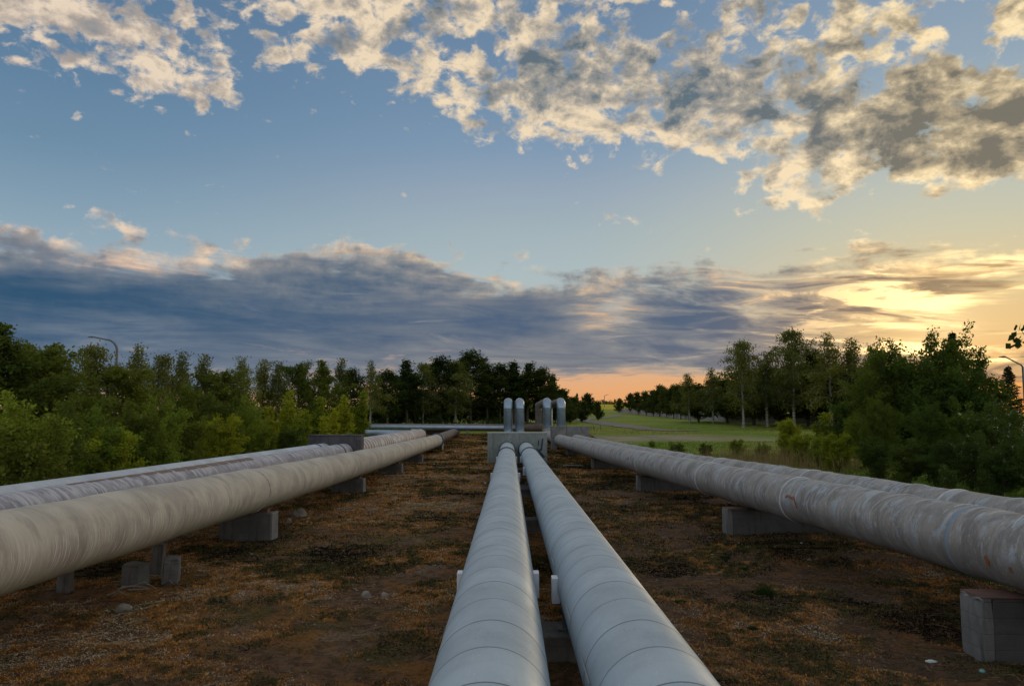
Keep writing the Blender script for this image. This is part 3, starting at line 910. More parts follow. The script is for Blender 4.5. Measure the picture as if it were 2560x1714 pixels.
def build_pipes():
    # ---------- middle pair
    zc = HC - 1.895
    for x, lab, right in ((-0.135, "smooth grey clad pipe of the middle pair, running nearer the tan wrapped pipe", False),
                          (0.96, "smooth grey clad pipe of the middle pair, running nearer the mottled grey pipes", True)):
        t = tag(empty("clad_pipe", (0, 0, 0)), lab, "pipe", "smooth clad pipes through the pale concrete wall")
        yb = 75.5
        pts, rr = lapped((x, -5.66, zc), (x, 60.0, zc), 0.42, 0.684, 0.0022)
        link("straight_run", tube_mesh("straight_run", pts, rr, 64), t, M["clad"])
        link("far_run", tube_mesh("far_run", [(x, 60.01, zc), (x, yb - 0.55, zc)], 0.42, 40), t, M["clad"])
        # loop: up, over, down
        top = HC + 1.77 - 0.42
        eb = 0.62
        low_e = arc((x, yb - eb, zc + eb), eb, -math.pi / 2, 0, (0, 1, 0), (0, 0, 1))
        link("elbow", tube_mesh("elbow", low_e, 0.42, 40, True, 3.0), t, M["riser"])
        link("riser", tube_mesh("riser", *lapped((x, yb, zc + eb), (x, yb, top - eb), 0.42, 0.42, 0.0015), 40), t, M["riser"])
        up_e = arc((x, yb + eb, top - eb), eb, math.pi, math.pi / 2, (0, 1, 0), (0, 0, 1), 7)
        link("elbow", tube_mesh("elbow", up_e, 0.424, 40, True, 3.0), t, M["silver"])
        link("loop_run", tube_mesh("loop_run", [(x, yb + eb, top), (x, 99 - eb, top)], 0.42, 40), t, M["riser"])
        link("elbow", tube_mesh("elbow", arc((x, 99 - eb, top - eb), eb, math.pi / 2, 0, (0, 1, 0), (0, 0, 1)), 0.43, 40), t, M["silver"])
        link("drop_leg", tube_mesh("drop_leg", [(x, 99, top - eb), (x, 99, 0.3)], 0.42, 32), t, M["rusty"])
        for d in (46.35, 37.9):
            link("clamp_ring", ring_mesh("clamp_ring", (x, d, zc), (0, 1, 0), 0.42, 0.475, 0.16), t, M["dark_band"])
        # longitudinal lap strip, low on the inner flank
        if right:
            for d0 in (4.2, 5.6, 7.3, 9.9):
                link("lap_strip", surface_patch("lap_strip", [(x, -6, zc), (x, 60, zc)], 0.424, [(d0, R(-78)), (d0 + 0.35, R(-78)), (d0 + 0.62, R(-78))], 0.012), t, M["strap"])
    # sleepers with white side brackets
    for i, (d, bl, br_) in enumerate(((9.32, 9.6, 9.3), (19.2, None, None), (27.6, 26.1, 29.0), (37.3, 36.6, 36.9))):
        zb = gz(0.4, d)
        nm = ("second", "third", "fourth")
        lab = ("concrete sleeper with tall white brackets, closest under the middle pipes", "plain concrete sleeper without brackets showing between the middle pipes",
               "concrete sleeper with small white brackets halfway along the middle pipes", "concrete sleeper under the dark clamp rings before the pale wall")[i]
        s = tag(empty("pipe_sleeper", (0.41, d, zb)), lab, "pipe support", "sleepers under the middle pipes")
        top = HC - 2.4
        deep = 0.34 if bl is None or d < 20 else 0.9
        link("beam", box_mesh("beam", [(0, 0, (top - zb - 0.2) / 2, 2.3, deep * 2, top - zb + 0.2)], 0.012, 0.004, 2), s, M["concrete_pier"])
        if bl:
            for xx, yy in ((-0.135 - 0.435, bl), (-0.135 + 0.435, bl), (0.96 - 0.435, br_), (0.96 + 0.435, br_)):
                h = HC - 1.82 - top
                k_ = 1 if xx in (-0.135 - 0.435, 0.96 - 0.435) else -1      # towards the pipe
                o = link("bracket", box_mesh("bracket", [(0, 0, h - 0.14, 0.09, 0.20, 0.28)], 0.005), s, M["white_steel"])
                o.location = (xx - 0.41, yy - d, top - zb)
                o = link("bracket_leg", box_mesh("bracket_leg", [(k_ * 0.10, 0, (h - 0.27) / 2, 0.05, 0.16, h - 0.27), (k_ * 0.055, 0, h - 0.285, 0.14, 0.16, 0.03), (k_ * 0.10, 0, 0.014, 0.16, 0.24, 0.024)], 0.004), s, M["steel_dark"])
                o.location = (xx - 0.41, yy - d, top - zb + 0.002)
    # ---------- pale concrete wall the middle pair passes through
    w = tag(empty("concrete_wall", (0.45, 46.8, 0)), "pale concrete wall holding the two smooth pipes, dark blue paint on its face", "wall")
    zt = HC - 0.95
    link("wall_body", box_mesh("wall_body", [(0, 0, zt / 2 - 0.2, 3.46, 0.7, zt + 0.4)], 0.02, 0.006, 3), w, M["concrete"])
    link("cap_edge", box_mesh("cap_edge", [(0, 0, zt + 0.021, 3.50, 0.74, 0.04)], 0.008), w, M["white_paint"])
    g = box_mesh("paint_mark", [], 0)
    bm = bmesh.new()
    for poly in ([(1.42, -0.32), (1.52, -0.30), (1.44, -0.98), (1.30, -1.05), (1.24, -0.95), (1.36, -0.86)],
                 [(1.02, -0.93), (1.16, -0.88), (1.62, -1.36), (1.52, -1.42), (1.30, -1.24)],
                 [(1.20, -0.42), (1.27, -0.40), (1.24, -0.72), (1.18, -0.74)]):
        bm.faces.new([bm.verts.new((px, -0.362, zt + pz)) for px, pz in poly])
    bm.to_mesh(g); bm.free()
    link("paint_mark", g, w, M["blue_paint"])
    g2 = tube_mesh("chalk_mark", [(-0.42 + 0.09 * math.cos(a), -0.36, zt - 0.34 + 0.13 * math.sin(a)) for a in np.linspace(0.9, 5.4, 12)], 0.014, 6)
    link("chalk_mark", g2, w, M["white_paint"])

    # ---------- tan pipe and the two beyond it
    tan_axis = [(-5.60, -6, HC - 1.33), (-5.57, 8.7, HC - 1.475), (-5.55, 16.9, HC - 1.57), (-5.50, 24, HC - 1.64), (-5.50, 35, HC - 1.73), (-5.50, 60.2, HC - 1.80)]
    t = tag(empty("tan_pipe"), "thick tan wrapped pipe with hoop scratches, lying on low stained piers", "pipe")
    pp = densify(tan_axis, 0.4)
    pp = smooth_pts(pp, 6)
    rr = []
    for q in pp:
        r = 0.452 + 0.006 * math.sin(q.y * 1.7) + 0.004 * math.sin(q.y * 4.1)
        if 16.2 < q.y < 17.2:
            r += 0.012
        rr.append(r)
    link("wrapped_run", tube_mesh("wrapped_run", pp, rr, 56), t, M["tanwrap"])
    # torn wrap fold at the joint
    link("wrap_fold", tube_mesh("wrap_fold", [Vector(line_at(tan_axis, 17.0 + 0.30 * math.sin(a * 1.0) * 0.6)) + Vector((0.462 * math.sin(a), 0, 0.462 * math.cos(a))) for a in np.linspace(R(-10), R(165), 22)],
                                [0.006 + 0.014 * abs(math.sin(i * 0.9)) for i in range(22)], 8), t, M["tanwrap"])
    for d in ():
        link("lap_seam", tube_mesh("lap_seam", [Vector(line_at(tan_axis, d + 0.10 * math.sin(a * 2))) + Vector((0.455 * math.sin(a), 0, 0.455 * math.cos(a))) for a in np.linspace(R(-20), R(60), 14)], 0.008, 6), t, M["tanwrap"])
    link("collar", ring_mesh("collar", (-5.50, 60.25, HC - 1.80), (0, 1, 0), 0.40, 0.56, 0.14), t, M["dark_band"])
    link("old_run", tube_mesh("old_run", densify([(-5.50, 60.4, HC - 1.72), (-5.50, 83.6, HC - 1.52)], 2.0), 0.37, 32), t, M["rusty"])
    link("elbow", tube_mesh("elbow", arc((-6.1, 83.6, HC - 1.52), 0.6, 0, math.pi / 2, (1, 0, 0), (0, 1, 0)), 0.375, 32), t, M["rust_plate"])
    link("side_run", tube_mesh("side_run", [(-6.1, 84.2, HC - 1.52), (-18, 84.6, HC - 1.45)], 0.37, 24), t, M["rusty"])

    mot_axis = [(-6.66, -6, HC - 1.36), (-6.64, 10, HC - 1.37), (-6.60, 32, HC - 1.44)]
    t = tag(empty("mottled_pipe"), "mottled purple grey pipe with brown bare patches, squeezed behind the tan pipe", "pipe")
    link("wrapped_run", tube_mesh("wrapped_run", densify(mot_axis, 0.5), 0.37, 48), t, M["mottled"])
    link("collar", ring_mesh("collar", (-6.60, 30.6, HC - 1.435), (0, 1, 0), 0.37, 0.395, 0.10), t, M["dark_band"])
    d = 12.0
    k = 0
    while d < 20.3:
        ln = 0.50 + 0.03 * (k % 3)
        wv = 0.035 + 0.055 * min(1, (d - 12.0) / 4)
        a0 = R(2) + wv / 0.37
        pth = [(d + ln * f, a0) for f in (0, 0.08, 0.5, 0.9, 1.0)]
        link("bare_patch", surface_patch("bare_patch", mot_axis, 0.37, pth, [wv * 0.7, wv, wv, wv * 0.95, wv * 0.55], 0.004), t, M["brown_patch"])
        d += ln + 0.07
        k += 1
    back = [(-6.60, 32.6, HC - 1.43), (-6.75, 60.6, HC - 1.38)]
    link("ribbed_run", tube_mesh("ribbed_run", densify(back, 1.0), 0.45, 40), t, M["ribbed"])
    link("elbow", tube_mesh("elbow", arc((-7.55, 60.6, HC - 1.38), 0.8, 0, math.pi / 2, (1, 0, 0), (0, 1, 0)), 0.42, 32), t, M["ribbed"])
    link("side_run", tube_mesh("side_run", [(-7.55, 61.4, HC - 1.36), (-16, 62.5, HC - 1.30)], 0.32, 24), t, M["silver"])

    blue_axis = [(-7.48, -6, HC - 1.36), (-7.46, 10, HC - 1.38), (-7.42, 32, HC - 1.43)]
    t = tag(empty("pale_blue_pipe"), "pale blue grey clad pipe with thin seams along the shrubs' edge", "pipe")
    link("clad_run", tube_mesh("clad_run", densify(blue_axis, 0.5), 0.37, 48), t, M["blueclad"])
    link("collar", ring_mesh("collar", (-7.42, 30.6, HC - 1.427), (0, 1, 0), 0.37, 0.395, 0.10), t, M["dark_band"])
    link("far_run", tube_mesh("far_run", [(-7.42, 32.6, HC - 1.43), (-7.60, 62, HC - 1.40)], 0.36, 32), t, M["ribbed"])

    # dark wall around those two
    w = tag(empty("concrete_wall", (-6.98, 32.3, 0)), "black stained concrete wall with two pipe collars, in front of the green shrubs", "wall")
    zt = HC - 0.76
    link("wall_body", box_mesh("wall_body", [(0, 0, zt / 2 - 0.2, 2.12, 0.62, zt + 0.4)], 0.02, 0.008, 3), w, M["concrete_dark"])
    link("cap_edge", box_mesh("cap_edge", [(0, 0, zt + 0.02, 2.15, 0.66, 0.035)], 0.006), w, M["concrete_dark"])

    # piers under the tan pipe
    labs = ["broad stained concrete pier under the torn joint of the tan pipe", "second stained pier along the tan pipe, past the torn joint",
            "stained pier of the tan pipe with a plank lying beside it", "small far pier of the tan pipe, before its dark collar"]
    for lab, d in zip(labs, (17.9, 28.8, 38.9, 48.0)):
        p = line_at(tan_axis, d)
        zb = gz(-6, d)
        h = p.z - 0.45 - 0.07 - zb
        s = tag(empty("concrete_pier", (-6.45, d, zb)), lab, "pier", "piers under the tan pipe")
        link("body", box_mesh("body", [(0.665, 0, h / 2 - 0.15, 1.10, 0.42, h + 0.3)], 0.02, 0.008, 3), s, M["concrete_pier"])
        link("end_post", box_mesh("end_post", [(1.245, 0, h / 2 - 0.14, 0.055, 0.46, h + 0.29)], 0.01), s, M["concrete_grey"])
        link("shoe", box_mesh("shoe", [(0.95, 0, h + 0.035, 0.34, 0.18, 0.07), (0.80, 0, h + 0.11, 0.03, 0.16, 0.12)], 0.004), s, M["rust_plate"])
    # stubs on the ground under the tan pipe
    for lab, (x, y, sx, sy, h, rz) in zip(["short mossy concrete stub with a pale chipped edge under the tan pipe", "leaning short concrete stub beside the heap of sticks",
                                           "half hidden concrete stub behind the leaning stub", "thin pale stub deep in the tan pipe's shade"],
                                          [(-5.42, 13.05, 0.22, 0.34, 0.42, 0.25), (-5.85, 12.75, 0.30, 0.30, 0.36, -0.2), (-6.0, 13.9, 0.18, 0.22, 0.52, 0.1), (-6.75, 12.4, 0.17, 0.2, 0.46, 0.0)]):
        s = link("concrete_stub", box_mesh("concrete_stub", [(0, 0, h / 2 - 0.1, sx, sy, h + 0.2)], 0.025, 0.016, 3), None, M["concrete_pier"])
        s.location = (x, y, gz(x, y)); s.rotation_euler = (0.03, 0.05, rz)
        tag(s, lab, "stub", "stubs under the tan pipe")
    # steel post at the collar
    s = link("steel_post", box_mesh("steel_post", [(0, 0, 0.45, 0.10, 0.10, 1.3)], 0.008), None, M["strap"])
    s.location = (-5.02, 60.25, gz(-5, 60) - 0.1)
    tag(s, "thin pale steel post standing at the tan pipe's dark collar", "post")

    # ---------- mottled grey pair on the other side
    near_axis = [(6.15, -6, HC - 1.42), (5.80, 8.9, HC - 1.51), (5.38, 18, HC - 1.59), (4.98, 28, HC - 1.67), (4.50, 39, HC - 1.72), (3.98, 52, HC - 1.74), (3.66, 63, HC - 1.75)]
    far_axis = [(7.35, -6, HC - 1.40), (6.98, 8.9, HC - 1.50), (6.62, 19, HC - 1.60), (6.25, 26, HC - 1.68), (5.62, 37, HC - 1.72), (5.10, 52, HC - 1.74), (4.95, 63, HC - 1.75)]
    for axis, lab, straps, xr in ((near_axis, "weathered grey wrapped pipe with blue strap and orange paint marks, on concrete piers", (6.4, 9.9, 15.2, 21.0, 29.0), 3.62),
                                  (far_axis, "weathered grey wrapped pipe running along the grass verge behind its twin", (12.3, 17.6, 24.0, 31.0), 4.96)):
        t = tag(empty("grey_wrapped_pipe"), lab, "pipe", "weathered grey wrapped pipes")
        pp = smooth_pts(densify(axis, 0.4), 10)
        rr = [0.418 + 0.005 * math.sin(q.y * 2.3 + xr) + 0.004 * math.sin(q.y * 5.3) + 0.005 * math.sin(q.y * 0.9) for q in pp]
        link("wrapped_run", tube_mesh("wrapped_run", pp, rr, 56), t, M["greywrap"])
        for i, d in enumerate(straps):
            q = line_at(axis, d)
            dr = (line_at(axis, d + 0.3) - line_at(axis, d - 0.3))
            link("strap", ring_mesh("strap", q, dr, 0.42, 0.436, 0.045), t, M["blue_strap"] if (i == 1 and axis is near_axis) else M["strap"])
        lap = 5.0
        while lap < 50:
            q = line_at(axis, lap)
            a0, a1 = R(random.uniform(-50, -20)), R(random.uniform(20, 70))
            link("wrap_edge", tube_mesh("wrap_edge", [Vector(line_at(axis, lap + 0.16 * math.sin(a * 1.3 + lap))) + Vector((-0.424 * math.sin(a), 0, 0.424 * math.cos(a))) for a in np.linspace(a0, a1, 12)], 0.007, 6), t, M["strap"])
            lap += random.uniform(1.3, 2.6)
        # loop beyond the far wall
        yb, zc2 = 77.0, HC - 1.75
        eb = 0.62
        top = HC + 1.82 - 0.42
        link("link_run", tube_mesh("link_run", [(axis[-1][0], 63.01, zc2), (xr, yb - eb, zc2)], 0.42, 32), t, M["greywrap"])
        link("elbow", tube_mesh("elbow", arc((xr, yb - eb, zc2 + eb), eb, -math.pi / 2, 0, (0, 1, 0), (0, 0, 1)), 0.42, 32), t, M["greywrap"])
        link("riser", tube_mesh("riser", *lapped((xr, yb, zc2 + eb), (xr, yb, top - eb), 0.42, 0.42, 0.0015), 40), t, M["riser"])
        link("elbow", tube_mesh("elbow", arc((xr, yb + eb, top - eb), eb, math.pi, math.pi / 2, (0, 1, 0), (0, 0, 1), 7), 0.424, 40, True, 3.0), t, M["silver"])
        link("loop_run", tube_mesh("loop_run", [(xr, yb + eb, top), (xr, 100 - eb, top)], 0.42, 40), t, M["rusty"])
        link("elbow", tube_mesh("elbow", arc((xr, 100 - eb, top - eb), eb, math.pi / 2, 0, (0, 1, 0), (0, 0, 1)), 0.43, 40), t, M["silver"])
        link("drop_leg", tube_mesh("drop_leg", [(xr, 100, top - eb), (xr, 100, 0.3)], 0.42, 32), t, M["rusty"] if axis is near_axis else M["strap"])
        if axis is near_axis:
            for pth, wv in (([(14.6, R(-78)), (14.85, R(-74)), (14.9, R(-80))], 0.02), ([(14.55, R(-74)), (14.45, R(-88)), (14.4, R(-98))], 0.022),
                            ([(9.15, R(-97)), (9.12, R(-104)), (9.14, R(-111))], 0.03), ([(8.75, R(-104)), (8.74, R(-112))], 0.02), ([(30.3, R(-70)), (30.5, R(-82))], 0.03)):
                link("orange_mark", surface_patch("orange_mark", near_axis, 0.42, pth, wv, 0.012), t, M["orange_paint"])
    # piers of the grey pair
    labs = ["tall pale concrete pier with a rusty plate, closest under the grey wrapped pipes", "long low concrete pier beside the reddish soil heap",
            "narrow pale pier end, third along the grey wrapped pipes", "slim pier end, fourth along the grey wrapped pipes", "faint pier end just before the far concrete wall"]
    for i, (lab, xe, d) in enumerate(zip(labs, (5.14, 4.84, 4.62, 4.26, 3.86), (9.1, 18.2, 29.3, 41.8, 55.0))):
        p = line_at(near_axis, d)
        zb = gz(6, d) - (0.0 if i else 0.02)
        h = p.z - 0.42 - 0.05 - zb
        s = tag(empty("concrete_pier", (xe + 1.45, d, zb)), lab, "pier", "piers under the grey wrapped pipes")
        link("body", box_mesh("body", [(0.06, 0, h / 2 - 0.2, 2.78, 0.42 if i < 2 else 0.35, h + 0.4)], 0.03, 0.014, 3), s, M["concrete_shaded"])
        link("lit_end_face", box_mesh("lit_end_face", [(-1.39, 0, h / 2 - 0.19, 0.118, 0.44 if i < 2 else 0.37, h + 0.385)], 0.03, 0.016, 3), s, M["concrete_grey"])  # paler strip puts the lit side of the pier into the colour
        link("bearing_plate", box_mesh("bearing_plate", [(-1.18, 0, h + 0.012, 0.50, 0.44, 0.02), (-0.80, 0, h + 0.04, 0.16, 0.16, 0.05)], 0.003), s, M["rust_plate"])
    # far concrete wall at the end of that pair
    w = tag(empty("concrete_wall", (4.55, 60.4, 0)), "grey concrete wall where the two weathered pipes end, beside the dirt lot", "wall")
    zt = HC - 0.72
    link("wall_body", box_mesh("wall_body", [(0, 0, zt - 0.42, 2.9, 0.6, 0.84)], 0.02, 0.006, 2), w, M["concrete_grey"])
    link("wall_leg", box_mesh("wall_leg", [(-1.22, 0.0, (zt - 0.84) / 2 - 0.1, 0.42, 0.56, zt - 0.84 + 0.196)], 0.015, 0.005, 2), w, M["concrete_grey"])
    link("wall_leg", box_mesh("wall_leg", [(1.22, 0.0, (zt - 0.84) / 2 - 0.1, 0.42, 0.56, zt - 0.84 + 0.196)], 0.015, 0.005, 2), w, M["concrete_grey"])
    # column carrying the loop run
    c = link("concrete_column", box_mesh("concrete_column", [(0, 0, 1.5, 0.42, 0.42, 3.0)], 0.02, 0.004, 2), None, M["concrete_grey"])
    c.location = (3.05 + 0.10, 88.0, HC - 1.9)
    tag(c, "slender concrete column beneath the rusty loop of the grey pipes", "column")

    # ---------- cross pipes
    t = tag(empty("silver_pipe"), "bright silver pipe running crosswise before the dark trees", "pipe", "pipes crossing in front of the wood")
    link("metal_run", tube_mesh("metal_run", *lapped((-16.5, 79.0, HC - 1.02), (0.6, 80.2, HC - 1.16), 0.235, 1.5, 0.004), 32), t, M["silver"])
    for xx in (-12.5, -8.4, -4.2):
        link("leg", box_mesh("leg", [(xx, 79.6, (HC - 1.3) / 2, 0.14, 0.14, HC - 1.3)], 0.01), t, M["concrete_grey"])
    t = tag(empty("rusty_pipe"), "thick rusty wrapped pipe crosswise behind the silver one", "pipe", "pipes crossing in front of the wood")
    link("wrapped_run", tube_mesh("wrapped_run", densify([(-17.5, 83.0, HC - 1.08), (3.4, 84.0, HC - 1.16)], 1.0), 0.37, 32), t, M["rusty"])
    link("valve", tube_mesh("valve", [(1.2, 83.8, HC - 0.85), (1.2, 83.8, HC - 0.52)], [0.06, 0.03], 10), t, M["white_paint"])


# ------------------------------------------------------------------ plants
def tubes(polys, nseg=5):
    """list of (pts, radii) -> verts, faces arrays"""
    V, F = [], []
    base = 0
    for pts, rads in polys:
        pts = np.asarray(pts, float)
        n = len(pts)
        tan = np.gradient(pts, axis=0)
        tan /= np.linalg.norm(tan, axis=1)[:, None] + 1e-9
        ref = np.array([0.31, 0.17, 0.93]) if abs(tan[0][2]) < 0.8 else np.array([0.93, 0.31, 0.1])
        s = np.cross(tan, ref); s /= np.linalg.norm(s, axis=1)[:, None] + 1e-9
        u = np.cross(s, tan)
        a = np.arange(nseg) * 2 * np.pi / nseg
        ring = (np.cos(a)[None, :, None] * s[:, None, :] + np.sin(a)[None, :, None] * u[:, None, :]) * np.asarray(rads)[:, None, None]
        V.append((pts[:, None, :] + ring).reshape(-1, 3))
        i = np.arange(n - 1)[:, None] * nseg
        k = np.arange(nseg)[None, :]
        k2 = (k + 1) % nseg
        F.append((np.stack([i + k, i + k2, i + nseg + k2, i + nseg + k], -1) + base).reshape(-1, 4))
        base += n * nseg
    return np.concatenate(V), np.concatenate(F)


def leaf_quads(cent, size, tint, r, flat=0.0, direc=None, aspect=0.55):
    n = len(cent)
    a = r.normal(size=(n, 3))
    if direc is not None:
        a = a * 0.35 + direc
    a /= np.linalg.norm(a, axis=1)[:, None]
    b = r.normal(size=(n, 3))
    b[:, 2] *= (1 - flat)
    b -= a * np.sum(a * b, axis=1)[:, None]
    b /= np.linalg.norm(b, axis=1)[:, None]
    s = (size * r.uniform(0.45, 1.6, n))[:, None]
    V = np.stack([cent - a * s, cent + b * s * aspect, cent + a * s, cent - b * s * aspect], 1).reshape(-1, 3)
    F = np.arange(4 * n).reshape(n, 4)
    return V, F, np.repeat(np.clip(tint, 0, 1), 4)


def gen_tree(seed, H, base, rad, profile, nb, nleaf, leaf, trunk_r, rise=(0.9, 0.25), droop=0.0, stems=1, spread=0.0, clump=0.16, sub=3,
             leaf_from=0.3, wob=0.03, hang=0.0, up=0.0):
    """returns dict(height, trunk mesh arrays, leaf mesh arrays)"""
    r = np.random.default_rng(seed)
    polys, lc, ld, lt = [], [], [], []
    per = []
    for s in range(stems):
        az = r.uniform(0, 6.28)
        lean = spread * (0.3 + 0.7 * r.random()) if stems > 1 else spread * 0.2
        hs = H * (1.0 if s == 0 else r.uniform(0.62, 0.97))
        tt = np.linspace(0, 1, 12)
        off = np.cumsum(r.normal(0, wob * H / 12, (12, 2)), axis=0)
        stem = np.stack([np.cos(az) * lean * tt ** 1.3 + off[:, 0], np.sin(az) * lean * tt ** 1.3 + off[:, 1], hs * tt], -1)
        tr = trunk_r * (1 if stems == 1 else 0.6) * (1 - 0.93 * tt ** 0.9)
        polys.append((stem, np.maximum(tr, 0.008)))
        nbs = max(6, int(nb / stems))
        for i in range(nbs):
            f = base + (1 - base) * ((i + r.random()) / nbs) ** 0.9
            q = (f - base) / (1 - base)
            o = np.array([np.interp(f, tt, stem[:, k]) for k in range(3)])
            a = i * 2.399 + r.normal(0, 0.35)
            L = rad * profile(q) * r.uniform(0.45, 1.22)
            e = rise[1] + (rise[0] - rise[1]) * q + r.normal(0, 0.16)
            m = 6
            sgm = np.linspace(0, 1, m)
            dirn = np.array([np.cos(a) * np.cos(e), np.sin(a) * np.cos(e), np.sin(e)])
            bp = o + dirn * (L * sgm[:, None])
            bp[:, 2] += (-droop * L * sgm ** 2.2) + up * L * sgm ** 2
            bp[1:] += r.normal(0, 0.045 * L, (m - 1, 3))
            br = max(0.006, trunk_r * 0.30 * (1 - 0.7 * f)) * (1 - 0.85 * sgm)
            polys.append((bp, np.maximum(br, 0.004)))
            tint = np.clip(0.5 + 0.22 * r.normal(), 0.05, 0.95)
            per.append((bp, L, tint))
            for k in range(sub):
                j = r.uniform(0.3, 0.95)
                o2 = np.array([np.interp(j, sgm, bp[:, c]) for c in range(3)])
                d2 = dirn + r.normal(0, 0.75, 3)
                d2 /= np.linalg.norm(d2)
                L2 = L * r.uniform(0.25, 0.5)
                b2 = o2 + d2 * (L2 * np.linspace(0, 1, 4)[:, None])
                b2[:, 2] -= (droop * 0.8 + hang) * L2 * np.linspace(0, 1, 4) ** 2
                polys.append((b2, np.full(4, max(0.004, br[0] * 0.35))))
                per.append((b2, L2 * 1.3, np.clip(tint + r.normal(0, 0.12), 0, 1)))
    tot = sum(p[1] for p in per)
    for bp, L, tint in per:
        k = int(nleaf * L / tot) + 1
        j = leaf_from + (1.04 - leaf_from) * r.random(k)
        sg = np.linspace(0, 1, len(bp))
        c = np.stack([np.interp(j, sg, bp[:, q]) for q in range(3)], -1)
        c += r.normal(0, clump, (k, 3)) * np.array([1, 1, 0.8])
        if hang:
            c[:, 2] -= r.random(k) ** 1.5 * hang
        lc.append(c); lt.append(np.clip(tint + r.normal(0, 0.13, k), 0, 1))
    c = np.concatenate(lc); tint = np.concatenate(lt)
    keep = c[:, 2] > 0.05
    c, tint = c[keep], tint[keep]
    if hang:
        dirv = np.tile(np.array([0, 0, -1.0]), (len(c), 1))
        leafs = leaf_quads(c, leaf, tint, r, direc=dirv)
    else:
        leafs = leaf_quads(c, leaf, tint, r)
    return {"h": float(np.percentile(c[:, 2], 99.7)), "wood": tubes(polys), "leaf": leafs}


def gen_spruce(seed, H, rad, nl):
    r = np.random.default_rng(seed)
    polys, lc, ld, lt = [], [], [], []
    tt = np.linspace(0, 1, 10)
    polys.append((np.stack([0 * tt, 0 * tt, H * tt], -1), 0.02 + 0.13 * (1 - tt)))
    z = 0.06 * H
    while z < H * 0.985:
        f = z / H
        L = rad * (1 - f) ** 0.85 + 0.08
        k = 9
        for i in range(k):
            a = r.uniform(0, 6.28)
            l = L * r.uniform(0.7, 1.1)
            sg = np.linspace(0, 1, 5)
            zz = z + l * (0.25 * sg * (f * 1.6) - 0.55 * (1 - f) * sg + 0.35 * sg ** 2.5)
            bp = np.stack([np.cos(a) * l * sg, np.sin(a) * l * sg, zz], -1)
            polys.append((bp, 0.02 * (1 - 0.8 * sg)))
            m = int(nl * l / rad) + 4
            j = r.random(m) ** 0.8
            c = np.stack([np.interp(j, sg, bp[:, q]) for q in range(3)], -1)
            sp = 0.16 * l * (1 - 0.5 * j)[:, None]
            c += r.normal(0, 1, (m, 3)) * sp * np.array([1, 1, 0.35])
            c[:, 2] -= r.random(m) * 0.10
            lc.append(c)
            ld.append(np.tile(np.array([np.cos(a), np.sin(a), -0.35]), (m, 1)))
            lt.append(np.clip(r.normal(0.45, 0.2, m), 0, 1))
        z += 0.042 * H * (0.7 + 0.5 * (1 - f))
    c, d, t = np.concatenate(lc), np.concatenate(ld), np.concatenate(lt)
    return {"h": H, "wood": tubes(polys, 4), "leaf": leaf_quads(c, 0.16, t, r, direc=d, aspect=0.3)}


KIND = {}


def add_kind(name, data, leaf_mat, bark_mat, flowers=0):
    wv, wf = data["wood"]
    wm = np_mesh(name + "_wood", wv, wf)
    wm.materials.append(M[bark_mat])
    wm.polygons.foreach_set("use_smooth", [True] * len(wm.polygons))
    lv, lf, lt = data["leaf"]
    lm = np_mesh(name + "_leaves", lv, lf, {"tint": ("FLOAT", lt)})
    lm.materials.append(M[leaf_mat])
    KIND[name] = (data["h"], wm, lm)
    if flowers:
        r = np.random.default_rng(5)
        cen = lv.reshape(-1, 4, 3).mean(1)
        sel = r.choice(len(cen), flowers, replace=False)
        c = cen[sel]
        out = c - np.array([0, 0, data["h"] * 0.45])
        c = c + 0.12 * out / (np.linalg.norm(out, axis=1)[:, None] + 1e-6)
        c = np.repeat(c, 6, 0) + r.normal(0, 0.035, (flowers * 6, 3))
        v, f, tt = leaf_quads(c, 0.028, r.random(len(c)), r)
        fm = np_mesh(name + "_flowers", v, f, {"tint": ("FLOAT", tt)})
        fm.materials.append(M["blossom"])
        KIND[name] = (data["h"], wm, lm, fm)


def plant(kind, x, y, h, label, cat, name, group=None, wide=1.0, rz=None, sink=0.05):
    k = KIND[kind]
    s = h / k[0]
    o = empty(name, (x, y, gz(x, y) - sink), random.uniform(0, 6.28) if rz is None else rz)
    o.scale = (s * wide, s * wide, s)
    a = bpy.data.objects.new("trunk", k[1]); col.objects.link(a); a.parent = o
    b = bpy.data.objects.new("crown", k[2]); col.objects.link(b); b.parent = o
    if len(k) > 3:
        f = bpy.data.objects.new("blossom", k[3]); col.objects.link(f); f.parent = o
    tag(o, label, cat, group)
    return o


def plant_px(kind, u, v, d, label, cat, name, group=None, wide=1.0):
    p = at(u, v, d)
    return plant(kind, p.x, d, p.z - gz(p.x, d), label, cat, name, group, wide)


ORD = ["first", "second", "third", "fourth", "fifth", "sixth", "seventh", "eighth", "ninth", "tenth", "eleventh", "twelfth", "thirteenth", "fourteenth", "fifteenth", "sixteenth", "seventeenth", "eighteenth"]


